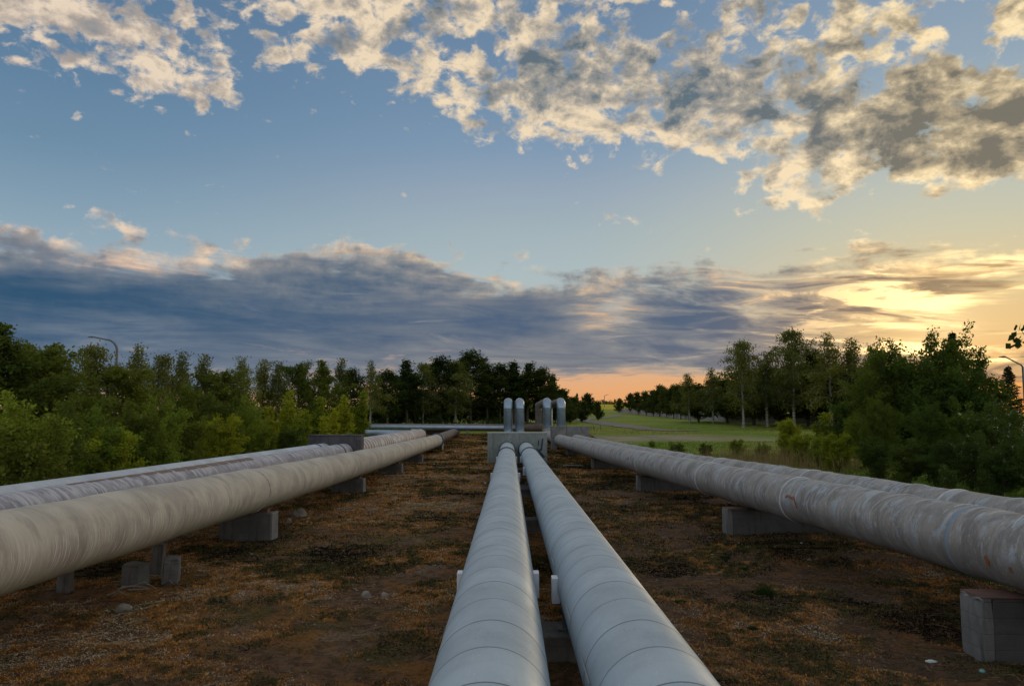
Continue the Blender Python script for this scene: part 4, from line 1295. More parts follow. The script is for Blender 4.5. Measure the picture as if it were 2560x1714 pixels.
def build_plants():
    oval = lambda q: (math.sin(math.pi * (0.12 + 0.80 * q)) ** 0.8)
    cone = lambda q: (1.0 - 0.82 * q) * min(1, 0.55 + 3 * q)
    dome = lambda q: math.sqrt(max(0.03, 1 - (q * 0.97) ** 2.2))
    tall = lambda q: (0.75 + 0.35 * math.sin(5 * q)) * (1 - 0.72 * q ** 1.6)
    add_kind("alder1", gen_tree(1, 6.0, 0.12, 1.9, oval, 46, 15000, 0.060, 0.09, (1.1, 0.35), clump=0.125, up=0.25), "leaf_alder", "bark")
    add_kind("alder2", gen_tree(2, 6.0, 0.10, 1.7, tall, 46, 14000, 0.060, 0.09, (1.15, 0.4), clump=0.115, up=0.3), "leaf_alder", "bark")
    add_kind("shrub1", gen_tree(3, 3.6, 0.02, 1.5, dome, 60, 16000, 0.048, 0.05, (1.3, 0.6), up=0.35, stems=6, spread=1.1, clump=0.10), "leaf_shrub", "bark")
    add_kind("shrub2", gen_tree(4, 3.6, 0.02, 1.5, dome, 60, 14000, 0.052, 0.05, (1.3, 0.5), up=0.3, stems=7, spread=1.2, clump=0.11), "leaf_alder", "bark")
    add_kind("shrub3", gen_tree(14, 3.4, 0.02, 1.4, dome, 60, 15000, 0.046, 0.05, (1.3, 0.6), up=0.4, stems=6, spread=1.2, clump=0.10), "leaf_bright", "bark")
    add_kind("shrub4", gen_tree(24, 3.4, 0.02, 1.5, dome, 60, 14000, 0.052, 0.05, (1.3, 0.5), up=0.3, stems=7, spread=1.2, clump=0.11), "leaf_verge", "bark")
    add_kind("birch1", gen_tree(5, 12, 0.30, 2.3, tall, 40, 6800, 0.085, 0.14, (1.0, 0.55), droop=0.45, clump=0.22, hang=0.8, sub=4), "leaf_birch", "bark_birch")
    add_kind("birch2", gen_tree(6, 12, 0.28, 2.0, cone, 34, 5400, 0.085, 0.12, (1.05, 0.6), droop=0.4, clump=0.2, hang=0.9, sub=4), "leaf_birch", "bark_birch")
    add_kind("birch3", gen_tree(16, 12, 0.22, 2.7, oval, 46, 8800, 0.095, 0.15, (1.0, 0.5), droop=0.35, clump=0.25, hang=0.6, sub=4), "leaf_birch", "bark_birch")
    add_kind("poplar1", gen_tree(7, 11, 0.22, 2.2, oval, 46, 7200, 0.125, 0.16, (1.15, 0.5), clump=0.26, up=0.3), "leaf_dark", "bark")
    add_kind("poplar2", gen_tree(8, 11, 0.25, 2.0, tall, 38, 7000, 0.125, 0.15, (1.2, 0.6), clump=0.24, up=0.3), "leaf_dark", "bark")
    add_kind("sapling1", gen_tree(9, 4.2, 0.03, 0.95, tall, 46, 8500, 0.055, 0.04, (1.3, 0.8), stems=4, spread=0.7, clump=0.11, up=0.3), "leaf_bright", "bark")
    add_kind("sapling2", gen_tree(10, 4.2, 0.03, 0.8, cone, 46, 8000, 0.055, 0.04, (1.3, 0.8), stems=3, spread=0.6, clump=0.10, up=0.3), "leaf_bright", "bark")
    add_kind("lime", gen_tree(11, 7, 0.16, 2.9, dome, 50, 6500, 0.19, 0.16, (1.0, 0.3), clump=0.32), "leaf_lime", "bark")
    add_kind("bigbush", gen_tree(12, 5.8, 0.03, 2.0, oval, 80, 22000, 0.060, 0.08, (1.2, 0.4), stems=5, spread=1.3, clump=0.125, up=0.2), "leaf_big", "bark")
    add_kind("bigbush2", gen_tree(13, 5.6, 0.03, 1.8, tall, 70, 19000, 0.060, 0.08, (1.25, 0.5), stems=4, spread=1.2, clump=0.12, up=0.3), "leaf_big", "bark")
    add_kind("flowerbush", gen_tree(15, 3.0, 0.02, 1.4, dome, 60, 14000, 0.045, 0.04, (1.2, 0.3), stems=6, spread=1.2, clump=0.105), "leaf_verge", "bark", flowers=110)
    add_kind("spruce1", gen_spruce(21, 9, 2.3, 60), "leaf_spruce", "bark")
    add_kind("spruce2", gen_spruce(22, 9, 1.9, 60), "leaf_spruce", "bark")

    # tall row beyond the tan pipe, from the frame edge along the wood
    G = "trees of the wood behind the tan pipe"
    row = [(2, 325, 24, "alder2", 1.0), (30, 338, 26, "alder1", 1.0), (57, 345, 29, "alder2", 1.15), (93, 345, 36, "birch3", 1.0), (118, 362, 36, "alder1", 1.1), (139, 346, 44, "birch1", 0.9),
           (163, 354, 47, "birch3", 0.8), (184, 352, 50, "birch1", 0.8), (201, 354, 52, "birch2", 0.75), (225, 368, 52, "alder1", 1.2), (240, 357, 58, "birch1", 0.8), (261, 359, 62, "birch2", 0.9),
           (277, 361, 62, "birch1", 0.8), (299, 361, 68, "alder1", 0.95), (321, 361, 72, "alder2", 1.0), (339, 358, 78, "birch2", 0.7), (352, 368, 80, "poplar1", 1.0)]
    look = {"alder1": "bushy green tree", "alder2": "upright green tree", "birch1": "slim birch with drooping twigs", "birch2": "thin airy birch", "birch3": "full crowned birch", "poplar1": "dark leafy tree", "poplar2": "dark narrow tree"}
    for i, (u, v, d, kd, wv) in enumerate(row):
        rel = i - 4
        if i < 4:
            lab = f"{look[kd]}, {ORD[3 - i]} from the curved lamp away from the concrete walls"
        else:
            lab = f"{look[kd]}, {ORD[i - 4]} past the curved lamp towards the risers"
        plant_px(kd, u, v, d, lab, "tree", "birch_tree" if "birch" in kd else "broadleaf_tree", G, wv * (1.95 if kd in ("birch1", "birch2") else 1.4))
    G = "dark trees behind the crosswise pipes"
    row = [(371, 361, 92, "birch1", 0.9), (388, 369, 96, "poplar1", 1.0), (406, 360, 100, "poplar2", 1.1), (424, 363, 104, "birch3", 1.0), (441, 356, 106, "poplar1", 1.1), (456, 361, 106, "birch3", 1.0), (471, 350, 110, "poplar1", 1.05),
           (486, 364, 112, "poplar2", 1.1), (500, 363, 113, "poplar1", 1.0), (514, 362, 114, "poplar2", 1.2), (528, 363, 115, "poplar2", 1.2), (542, 367, 116, "poplar1", 1.0), (553, 376, 120, "poplar2", 1.1)]
    for i, (u, v, d, kd, wv) in enumerate(row):
        lab = f"{look[kd]}, {ORD[12 - i]} in the dark row counted from the open field"
        if i == 6:
            lab = "tallest dark tree of the row standing behind the crosswise pipes"
        plant_px(kd, u, v, d, lab, "tree", "birch_tree" if "birch" in kd else "poplar_tree", G, wv * 1.7)
    # understorey that fills the foot of the dark wood
    G = "low trees filling the dark wood's foot"
    for i, (u, v, d) in enumerate([(380, 392, 100), (398, 398, 104), (418, 390, 106), (436, 394, 110), (452, 390, 112), (470, 396, 114), (488, 400, 116), (506, 402, 116), (524, 401, 118), (541, 400, 120), (555, 398, 122)]):
        plant_px("lime", u, v, d, f"low dark bush at the wood's foot, {ORD[10 - i]} from the open field", "bush", "dark_bush", G, 1.7)
    # bright saplings and shrubs in front of the wood
    G = "bright young willows by the black wall"
    for i, (u, v, d, kd) in enumerate([(290, 391, 50, "sapling1"), (318, 397, 48, "sapling2"), (343, 396, 56, "sapling1"), (361, 391, 60, "sapling2"), (271, 406, 46, "sapling2"), (303, 410, 42, "sapling1"), (331, 408, 46, "sapling1")]):
        plant_px(kd, u, v, d, ["tall yellow green willow behind the black wall", "narrow yellow green willow rising over the black wall", "dense yellow green willow between the black wall and crosswise pipes",
                               "last yellow green willow where the crosswise pipes vanish", "slender yellow green willow among the darker shrubs", "low yellow green willow touching the black wall",
                               "short yellow green willow over the ribbed pipe"][i], "young tree", "young_willow", G, 1.25)
    G = "shrubs along the pale blue pipe"
    sh = [(12, 392, 16.0, "shrub1"), (47, 404, 17.5, "shrub2"), (96, 408, 20, "shrub1"), (72, 396, 22, "shrub2"), (132, 402, 25, "shrub2"), (163, 397, 28, "shrub1"), (187, 384, 35, "alder1"), (214, 394, 37, "shrub2"),
          (244, 396, 42, "shrub1"), (226, 414, 33, "shrub3"), (152, 418, 25, "shrub1"), (262, 416, 40, "shrub1"), (112, 428, 20, "shrub3"), (190, 412, 31, "shrub2"), (30, 420, 15.5, "shrub2"), (288, 424, 40, "shrub2")]
    sl = ["large bright green shrub nearest the pale blue pipe's start", "dark shrub with brownish leaves beside the large bright one", "rounded lit shrub bulging towards the pale blue pipe", "taller dark shrub behind the rounded lit shrub",
          "shadowy shrub below the slim birch beyond the lamp", "leafy shrub in the middle of the pale blue pipe's side", "tallest bushy shrub rising into the birches", "wide dull green shrub under the birch group",
          "lighter green shrub before the yellow green willows", "low yellowish shrub halfway to the black wall", "low spreading shrub above the brown bare patches", "low green shrub next to the slender willow",
          "small yellowish shrub at the rounded shrub's foot", "dark shrub squeezed behind the low yellowish one", "dark low shrub under the large bright green one", "last low shrub before the black wall"]
    for (u, v, d, kd), lab in zip(sh, sl):
        plant_px(kd, u, v, d, lab.replace("nearest", "close to"), "shrub", "green_shrub", G, 1.12)

    # ---- other side: park birches, hedge row, big bushes
    G = "birches standing on the meadow"
    row = [(689, 373, 118, "birch2", 1.1, "airy birch at the row trees' end, trunk bare below"), (712, 368, 116, "birch1", 1.0, "thin drooping birch beside the airy one on the meadow"),
           (741, 341, 104, "birch3", 1.0, "broad birch with forked white trunk, first tall one from the field"), (765, 352, 106, "birch1", 1.0, "drooping birch between the forked birch and the tallest birch"),
           (792, 330, 102, "birch3", 1.0, "tallest meadow birch with a dense pointed crown"), (812, 349, 104, "poplar1", 1.0, "dark tree filling the gap beside the tallest birch"),
           (828, 334, 98, "birch1", 0.95, "lacy birch with see through top beyond the tallest one"), (850, 338, 98, "birch2", 1.0, "sparse birch with two thin tops near the big bushes"),
           (871, 347, 92, "birch1", 0.9, "small lacy birch peeking over the big bushes")]
    for u, v, d, kd, wv, lab in row:
        plant_px(kd, u, v, d, lab, "tree", "birch_tree" if "birch" in kd else "broadleaf_tree", G, wv * (1.95 if kd in ("birch1", "birch2") else 1.4))
    for i, (u, v, d) in enumerate([(698, 384, 124), (726, 378, 120), (752, 368, 112), (780, 368, 112), (806, 366, 108), (833, 366, 106), (858, 366, 100), (884, 366, 96)]):
        plant_px("lime", u, v, d, f"dark low tree between the birch trunks, {ORD[i]} from the row trees", "tree", "dark_tree", "low trees among the birches", 1.75)
    G = "round trees in the far row"
    for i, (u, v, d) in enumerate([(619, 398, 250), (631, 393, 235), (638, 392, 222), (646, 391, 210), (653, 390, 200), (659, 385, 190), (666, 388, 178), (673, 385, 166), (680, 384, 154), (688, 386, 145)]):
        plant_px("lime", u, v, d, f"round dark tree in the far row, {ORD[i]} from the yellow field", "tree", "round_tree", G, 0.9)
    # shrubs beside the loops
    plant_px("lime", 598, 401, 128, "lone round bush beside the gravel path", "bush", "round_bush", None, 0.75)
    for i, (u, v, d, wv) in enumerate([(563, 389, 126, 1.0), (573, 396, 135, 1.0), (583, 401, 150, 1.2), (570, 408, 118, 1.2), (582, 410, 124, 1.2)]):
        plant_px("lime", u, v, d, ["tree at the dark wood's open end beside the risers", "second low tree past the dark wood's end", "low far tree between wood and lone bush", "low bush right behind the tallest riser".replace("right ", ""), "low bush between the risers and the lone bush"][i], "bush", "field_bush", "bushes beside the loops", wv)
    plant_px("spruce2", 577, 392, 190, "tiny pointed spruce on the skyline past the wood", "tree", "spruce_tree")
    plant_px("lime", 588, 393, 200, "tiny round tree on the skyline past the wood", "tree", "round_tree")

    # big bushes close to the grey pipes
    G = "big bushes behind the grey wrapped pipes"
    big = [(868, 352, 38, "bigbush2", 0.85, "open topped bush at the big thicket's birch side"), (893, 345, 35, "bigbush", 1.0, "broad leafy tree at the thicket's middle"), (915, 341, 34, "bigbush2", 1.05, "tall leafy tree beside the tall spruce"),
           (938, 331, 35, "bigbush", 0.95, "tallest leafy tree of the thicket, before the spruce"), (962, 352, 33, "bigbush2", 1.0, "leafy tree sloping down on the lamp side of the spruce"), (880, 395, 31, "bigbush", 0.8, "lower bush at the thicket's foot facing the meadow"),
           (925, 400, 29, "bigbush", 0.9, "dark lower bush at the foot of the thicket"), (972, 398, 28, "bigbush2", 1.0, "dark lower bush beside the white flowering bush"), (985, 380, 34, "shrub4", 1.2, "rounded bush below the far spruces")]
    for u, v, d, kd, wv, lab in big:
        plant_px(kd, u, v, d, lab, "bush", "leafy_bush", G, wv)
    plant_px("spruce2", 952, 329, 44, "tall spruce poking above the leafy thicket", "tree", "spruce_tree", None, 0.9)
    plant_px("spruce1", 984, 374, 80, "dark far spruce, the smaller of two near the lamp", "tree", "spruce_tree", "far spruces near the lamp", 1.0)
    plant_px("spruce1", 1008, 364, 76, "dark broad spruce, the larger of two near the lamp", "tree", "spruce_tree", "far spruces near the lamp", 1.1)
    plant_px("flowerbush", 1006, 396, 27, "white flowering bush at the frame edge near the spruces", "bush", "flowering_bush", "white flowering bushes", 1.1)
    plant_px("flowerbush", 978, 430, 25, "low white flowering bush before the dark thicket", "bush", "flowering_bush", "white flowering bushes", 1.0)
    plant_px("flowerbush", 1030, 420, 23, "dense flowering bush beside the lamp's edge of the meadow", "bush", "flowering_bush", "white flowering bushes", 1.0)
    G = "leafy bushes filling the verge"
    for u, v, d, kd, wv, lab in [(846, 402, 41, "shrub4", 1.2, "mid green bush between the pointed bush and the thicket"), (822, 432, 36, "shrub1", 1.3, "dull green bush between two low light bushes"), (876, 436, 30, "shrub4", 1.3, "dark rounded bush low at the thicket's meadow corner"),
                                 (908, 438, 27, "shrub4", 1.3, "shadowy low bush under the thicket's middle"), (944, 436, 26, "shrub4", 1.2, "shadowy low bush beside the tiny pale flowering shrub"), (1000, 444, 23, "shrub4", 1.2, "low leafy bush before the white flowering bushes")]:
        plant_px(kd, u, v, d, lab, "bush", "leafy_bush", G, wv)
    G = "weedy low bushes behind the grey pipes"
    for u, v, d, kd, wv, lab in [(652, 439, 60, "shrub1", 1.6, "low weedy bush behind the grey pipes, closest to the dirt lot's pale patch"), (678, 441, 52, "flowerbush", 1.5, "low weedy bush with small white flowers behind the grey pipes"),
                                 (705, 442, 48, "shrub4", 1.7, "wide low weedy bush beside the white flowered weeds"), (738, 438, 46, "shrub3", 1.5, "low yellowish weedy bush before the broad forked birch"),
                                 (762, 441, 43, "shrub1", 1.6, "low green weedy bush next to the light green bushes")]:
        plant_px(kd, u, v, d, lab, "bush", "weedy_bush", G, wv)
    G = "small bushes on the meadow"
    plant_px("shrub3", 787, 418, 43, "small light green bush closest to the dirt lot", "bush", "meadow_bush", G, 1.25)
    plant_px("sapling2", 823, 412, 50, "small pointed bush between low light green ones", "bush", "meadow_bush", G, 1.9)
    plant_px("shrub3", 838, 431, 34, "low wide light bush close to the grey pipes", "bush", "meadow_bush", G, 1.45)
    plant_px("shrub3", 803, 433, 39, "low light bush beside the dry grasses", "bush", "meadow_bush", G, 1.5)
    plant_px("shrub1", 862, 408, 36, "mid green bush leaning on the thicket", "bush", "meadow_bush", G, 1.1)
    plant_px("flowerbush", 948, 462, 24, "tiny pale flowering shrub at the thicket's shady foot", "bush", "flowering_bush", "white flowering bushes", 0.8)

    # tree just outside the frame: its twig tips reach in
    tw = empty("leafy_tree", (8.6, 10.6, gz(8.6, 10.6)))
    r = np.random.default_rng(77)
    polys = [(np.array([[0, 0, -0.1], [0.05, 0, 1.5], [0, 0.05, 3.0], [0.1, 0, 4.2], [0.1, 0.1, 5.6]]), [0.10, 0.085, 0.07, 0.045, 0.015])]
    tips = []
    for (u, v, z0) in ((1013, 337, 2.6), (1020, 333, 3.2), (1030, 250, 4.1), (1032, 236, 4.8), (1050, 300, 3.8), (1060, 180, 4.6)):
        e = at(u, v, 10.6) - Vector(tw.location)
        s = np.array([0.05, 0, z0])
        e = np.array(e)
        f = np.linspace(0, 1, 7)[:, None]
        bp = s + (e - s) * f + np.array([0, 0, 0.22]) * np.sin(f * 3.14) + r.normal(0, 0.02, (7, 3)) * f
        polys.append((bp, 0.02 * (1 - 0.85 * f[:, 0])))
        tips.append(bp)
    more = []
    for k in range(34):                                                # the rest of its crown stands outside the frame
        z0 = r.uniform(2.0, 5.4)
        a = k * 2.399
        L = r.uniform(0.6, 1.15)
        f = np.linspace(0, 1, 7)[:, None]
        s = np.array([0.08, 0.05, z0])
        e = s + L * np.array([math.cos(a), math.sin(a), r.uniform(0.1, 0.7)])
        bp = s + (e - s) * f + r.normal(0, 0.03, (7, 3)) * f
        polys.append((bp, 0.018 * (1 - 0.85 * f[:, 0])))
        more.append(bp)
    wv, wf = tubes(polys, 6)
    o = link("trunk", np_mesh("trunk", wv, wf), tw, M["bark"], True)
    cs = []
    r = np.random.default_rng(5)
    for bp in tips:
        k = 34
        j = r.uniform(0.76, 1.0, k) * 6
        cs.append(np.stack([np.interp(j, np.arange(7), bp[:, q]) for q in range(3)], -1) + r.normal(0, 0.05, (k, 3)))
    for bp in more:
        j = r.uniform(0.25, 1.0, 60) * 6
        cs.append(np.stack([np.interp(j, np.arange(7), bp[:, q]) for q in range(3)], -1) + r.normal(0, 0.09, (60, 3)))
    c = np.concatenate(cs)
    v, f, tt = leaf_quads(c, 0.05, r.random(len(c)) * 0.4, r, direc=np.tile(np.array([-0.4, -0.2, -0.8]), (len(c), 1)), aspect=0.6)
    link("crown", np_mesh("crown", v, f, {"tint": ("FLOAT", tt)}), tw, M["leaf_dark"])
    tag(tw, "few dark leafy twig tips reaching in at the frame edge", "tree")

    # far wood on the skyline
    lc = []
    r = np.random.default_rng(9)
    for i in range(90):
        x = r.uniform(-60, 260); y = r.uniform(535, 600)
        k = 70
        h = r.uniform(2, 3.2)
        lc.append(np.stack([x + r.normal(0, 4, k), y + r.normal(0, 3, k), gz(x, y) + np.clip(np.abs(r.normal(0.3, 0.45, k)), 0, 1.3) * h], -1))
    c = np.concatenate(lc)
    v, f, tt = leaf_quads(c, 0.7, r.random(len(c)) * 0.6, r)
    tag(link("far_wood", np_mesh("far_wood", v, f, {"tint": ("FLOAT", tt)}), None, M["leaf_lime"]), "thin dark line of woodland on the far skyline", "woodland", kind="stuff")


def blades(x, y, z, h, w, lean, tint, r):
    """one bent quad-strip blade (2 quads) per entry"""
    n = len(x)
    a = r.uniform(0, 6.28, n)
    b = r.uniform(0, 6.28, n)
    sx, sy = np.cos(a) * w, np.sin(a) * w
    lx, ly = np.cos(b) * lean * h, np.sin(b) * lean * h
    P = np.zeros((n, 6, 3))
    for k, (f, ww) in enumerate(((0, 1.0), (0.55, 0.75), (1.0, 0.08))):
        P[:, 2 * k, 0] = x + lx * f ** 2 - sx * ww; P[:, 2 * k, 1] = y + ly * f ** 2 - sy * ww; P[:, 2 * k, 2] = z + h * f * (1 - 0.25 * lean * f)
        P[:, 2 * k + 1, 0] = x + lx * f ** 2 + sx * ww; P[:, 2 * k + 1, 1] = y + ly * f ** 2 + sy * ww; P[:, 2 * k + 1, 2] = z + h * f * (1 - 0.25 * lean * f)
    i = np.arange(n)[:, None] * 6
    F = np.concatenate([i + np.array([0, 1, 3, 2]), i + np.array([2, 3, 5, 4])], 0)
    return P.reshape(-1, 3), F, np.repeat(tint, 6)


def stuff_mesh(name, parts, mat, label, cat):
    V, F, T, b = [], [], [], 0
    for v, f, t in parts:
        V.append(v); F.append(f + b); T.append(t); b += len(v)
    me = np_mesh(name, np.concatenate(V), np.concatenate(F), {"tint": ("FLOAT", np.concatenate(T))})
    return tag(link(name, me, None, M[mat]), label, cat, kind="stuff")


def build_ground_cover():
    r = np.random.default_rng(41)
    # low moss and dead weeds on the soil between the pipes: density follows distance
    def scatter(n, ymin, ymax, xf):
        y = ymin * (ymax / ymin) ** r.random(n)
        x = xf(y) * r.uniform(-1, 1, n)
        return x, y
    x, y = scatter(520000, 7.0, 88, lambda y: np.minimum(8.6, 0.68 * y + 0.6))
    x2, y2 = scatter(300000, 7.0, 17, lambda y: np.minimum(8.6, 0.68 * y + 0.6))
    x, y = np.concatenate([x, x2]), np.concatenate([y, y2])
    m = fbm(x * 0.9, y * 0.9 + 12, 4)
    keep = (m + r.normal(0, 0.06, len(x)) > 0.42) & (np.abs(x) < 8.4)
    x, y, m = x[keep], y[keep], m[keep]
    z = ground_z(x, y)
    sc = np.clip(y / 9, 0.8, 6.0)
    h = r.uniform(0.006, 0.032, len(x)) * sc ** 0.6
    w = 0.0062 * sc * r.uniform(0.6, 1.6, len(x))
    f1 = fbm(x * 0.55 + 40, y * 0.42 + 2, 4) - 0.5
    f2 = fbm(x * 2.3 + 7, y * 1.9 + 21, 4) - 0.5
    f3 = fbm(x * 8.0 + 3, y * 7.0 + 5, 3) - 0.5
    damp = smooth01((x - 0.6) / 1.6)
    tint = np.clip(0.62 - 0.17 * damp + 1.7 * f1 + 1.25 * f2 + 0.9 * f3 + r.normal(0, 0.09, len(x)), 0, 1)
    h *= np.where(np.abs(tint - 0.37) < 0.09, 1.5, 1.0) * np.where(tint > 0.85, 0.6, 1.0)
    v, f, t = blades(x, y, z - 0.004, h, w, r.uniform(0.3, 1.3, len(x)), tint, r)
    stuff_mesh("moss", [(v, f, t)], "litter_mix", "rust, olive and straw coloured moss and dead weeds covering the soil between the pipes", "moss")
    # straw and twiglets lying flat
    n = 11000
    x, y = scatter(n, 7, 40, lambda y: np.minimum(8.2, 0.72 * y + 1.0))
    z = ground_z(x, y)
    a = r.uniform(0, 6.28, n)
    L = r.uniform(0.02, 0.10, n) * np.clip(y / 10, 0.8, 2)
    wv = 0.0025 * np.clip(y / 7, 0.9, 3)
    ca, sa = np.cos(a), np.sin(a)
    P = np.zeros((n, 4, 3))
    for k, (s1, s2) in enumerate(((-1, -1), (1, -1), (1, 1), (-1, 1))):
        P[:, k, 0] = x + ca * L * s1 - sa * wv * s2
        P[:, k, 1] = y + sa * L * s1 + ca * wv * s2
        P[:, k, 2] = z + 0.014 + 0.012 * s1 * r.random(n)
    stuff_mesh("straw", [(P.reshape(-1, 3), np.arange(4 * n).reshape(n, 4), np.repeat(r.random(n), 4))], "reed", "pale straw and tiny twigs strewn on the soil", "straw")
    # pebbles
    n = 1600
    x, y = scatter(n, 7, 30, lambda y: np.minimum(8.0, 0.72 * y + 1.0))
    z = ground_z(x, y)
    oct_v = np.array([[1, 0, 0], [0, 1, 0], [-1, 0, 0], [0, -1, 0], [0, 0, 1], [0, 0, -1]], float)
    oct_f = np.array([[0, 1, 4], [1, 2, 4], [2, 3, 4], [3, 0, 4], [1, 0, 5], [2, 1, 5], [3, 2, 5], [0, 3, 5]])
    s = r.uniform(0.006, 0.022, n) * np.clip(y / 9, 0.8, 1.8) * np.where(r.random(n) < 0.05, 1.7, 1.0)
    V = oct_v[None] * (s[:, None, None] * r.uniform(0.6, 1.3, (n, 6, 1))) * np.array([1, 0.9, 0.55]) + np.stack([x, y, z + s * 0.2], -1)[:, None]
    F = (oct_f[None] + np.arange(n)[:, None, None] * 6).reshape(-1, 3)
    me = np_mesh("gravel", V.reshape(-1, 3), F)
    tag(link("gravel", me, None, M["stone"], True), "small pale stones scattered on the soil", "gravel", kind="stuff")
    # meadow grass beyond the grey pipes, taller along the verge
    n = 110000
    y = 7.0 * (105 / 7.0) ** r.random(n)
    edge = np.interp(y, [0, 20, 60, 85, 110], [8.1, 7.6, 6.0, 6.2, 6])
    x = edge + (0.72 * y + 4 - edge).clip(1) * r.random(n) ** 1.5
    k1 = fbm(x * 0.35, y * 0.35 + 6, 4)
    lot = np.hypot((x - 15.5 - (y - 78) * 0.10) / 10.5, (y - 77) / 10.0) < 1.05
    keep = ~lot & (k1 + r.normal(0, 0.05, n) > 0.36)
    x, y, k1 = x[keep], y[keep], k1[keep]
    z = ground_z(x, y)
    verge = np.exp(-((x - np.interp(y, [0, 20, 60, 85, 110], [8.1, 7.6, 6.0, 6.2, 6])) / 3.5) ** 2)
    sc = np.clip(y / 16, 0.8, 4)
    h = r.uniform(0.06, 0.20, len(x)) * (0.8 + 2.6 * verge * (y < 70)) * (0.5 + k1)
    v, f, t = blades(x, y, z - 0.01, h, 0.006 * sc, r.uniform(0.2, 0.8, len(x)), np.clip(r.normal(0.5, 0.2, len(x)) + (k1 - 0.5), 0, 1), r)
    stuff_mesh("grass", [(v, f, t)], "grass", "green meadow grass beyond the weathered grey pipes", "grass")
    # tall dry grasses near the small bushes and reeds along the pale blue pipe
    parts = []
    for cx, cy, sx, sy, n in ((12.2, 42, 2.4, 3.0, 900), (13.2, 37, 2.0, 2.5, 550), (10.4, 36, 1.2, 3.0, 260)):
        x, y = r.normal(cx, sx, n), r.normal(cy, sy, n)
        parts.append(blades(x, y, ground_z(x, y), r.uniform(0.4, 1.15, n), 0.010 * np.ones(n), r.uniform(0.1, 0.45, n), r.random(n), r))
    stuff_mesh("dry_grass", parts, "reed", "tall straw coloured grasses beside the small light bushes", "grass")
    n = 5200
    y = 13 * (60 / 13.0) ** r.random(n)
    x = -8.25 - np.abs(r.normal(0, 0.8, n)) - (y - 13) * 0.015
    k1 = fbm(x * 0.6, y * 0.3, 3)
    keep = k1 > 0.44
    x, y = x[keep], y[keep]
    n = len(x)
    parts = [blades(x, y, ground_z(x, y), r.uniform(0.5, 1.35, n), 0.011 * np.clip(y / 22, 0.8, 2), r.uniform(0.1, 0.5, n), r.random(n), r)]
    stuff_mesh("reeds", parts, "reed", "dry tan reeds between the pale blue pipe and the shrubs", "reeds")
    # undergrowth below the trees of the wood: leaves in loose heaps
    cs = []
    for i in range(420):
        y = 15 * (120 / 15.0) ** r.random()
        x = -9.2 - y * 0.045 - abs(r.normal(0, 0.10)) * y - r.random() * 3
        if y > 82:
            x = r.uniform(-26, 6)
            y = r.uniform(96, 124)
        k = int(70 + 20 * r.random())
        hh = r.uniform(0.4, 1.5) * (1 if y < 80 else 1.7)
        sp = 0.55 * np.clip(y / 30, 0.7, 2.2)
        c = np.stack([x + r.normal(0, sp, k), y + r.normal(0, sp, k), np.abs(r.normal(0.35, 0.3, k)) * hh], -1)
        c[:, 2] += ground_z(c[:, 0], c[:, 1], False)
        cs.append((c, np.full(k, 0.055 * np.clip(y / 26, 0.8, 2.6)), np.clip(r.normal(r.uniform(0.2, 0.8), 0.15, k), 0, 1)))
    c = np.concatenate([q[0] for q in cs]); s = np.concatenate([q[1] for q in cs]); tt = np.concatenate([q[2] for q in cs])
    sel = c[:, 1] < 92
    a = leaf_quads(c[sel], s[sel], tt[sel], r)
    stuff_mesh("undergrowth", [a], "leaf_alder", "low leafy undergrowth below the shrubs along the pale blue pipe", "undergrowth")
    a = leaf_quads(c[~sel], s[~sel], tt[~sel], r)
    stuff_mesh("undergrowth", [a], "leaf_dark", "dark undergrowth behind the crosswise pipes", "undergrowth")


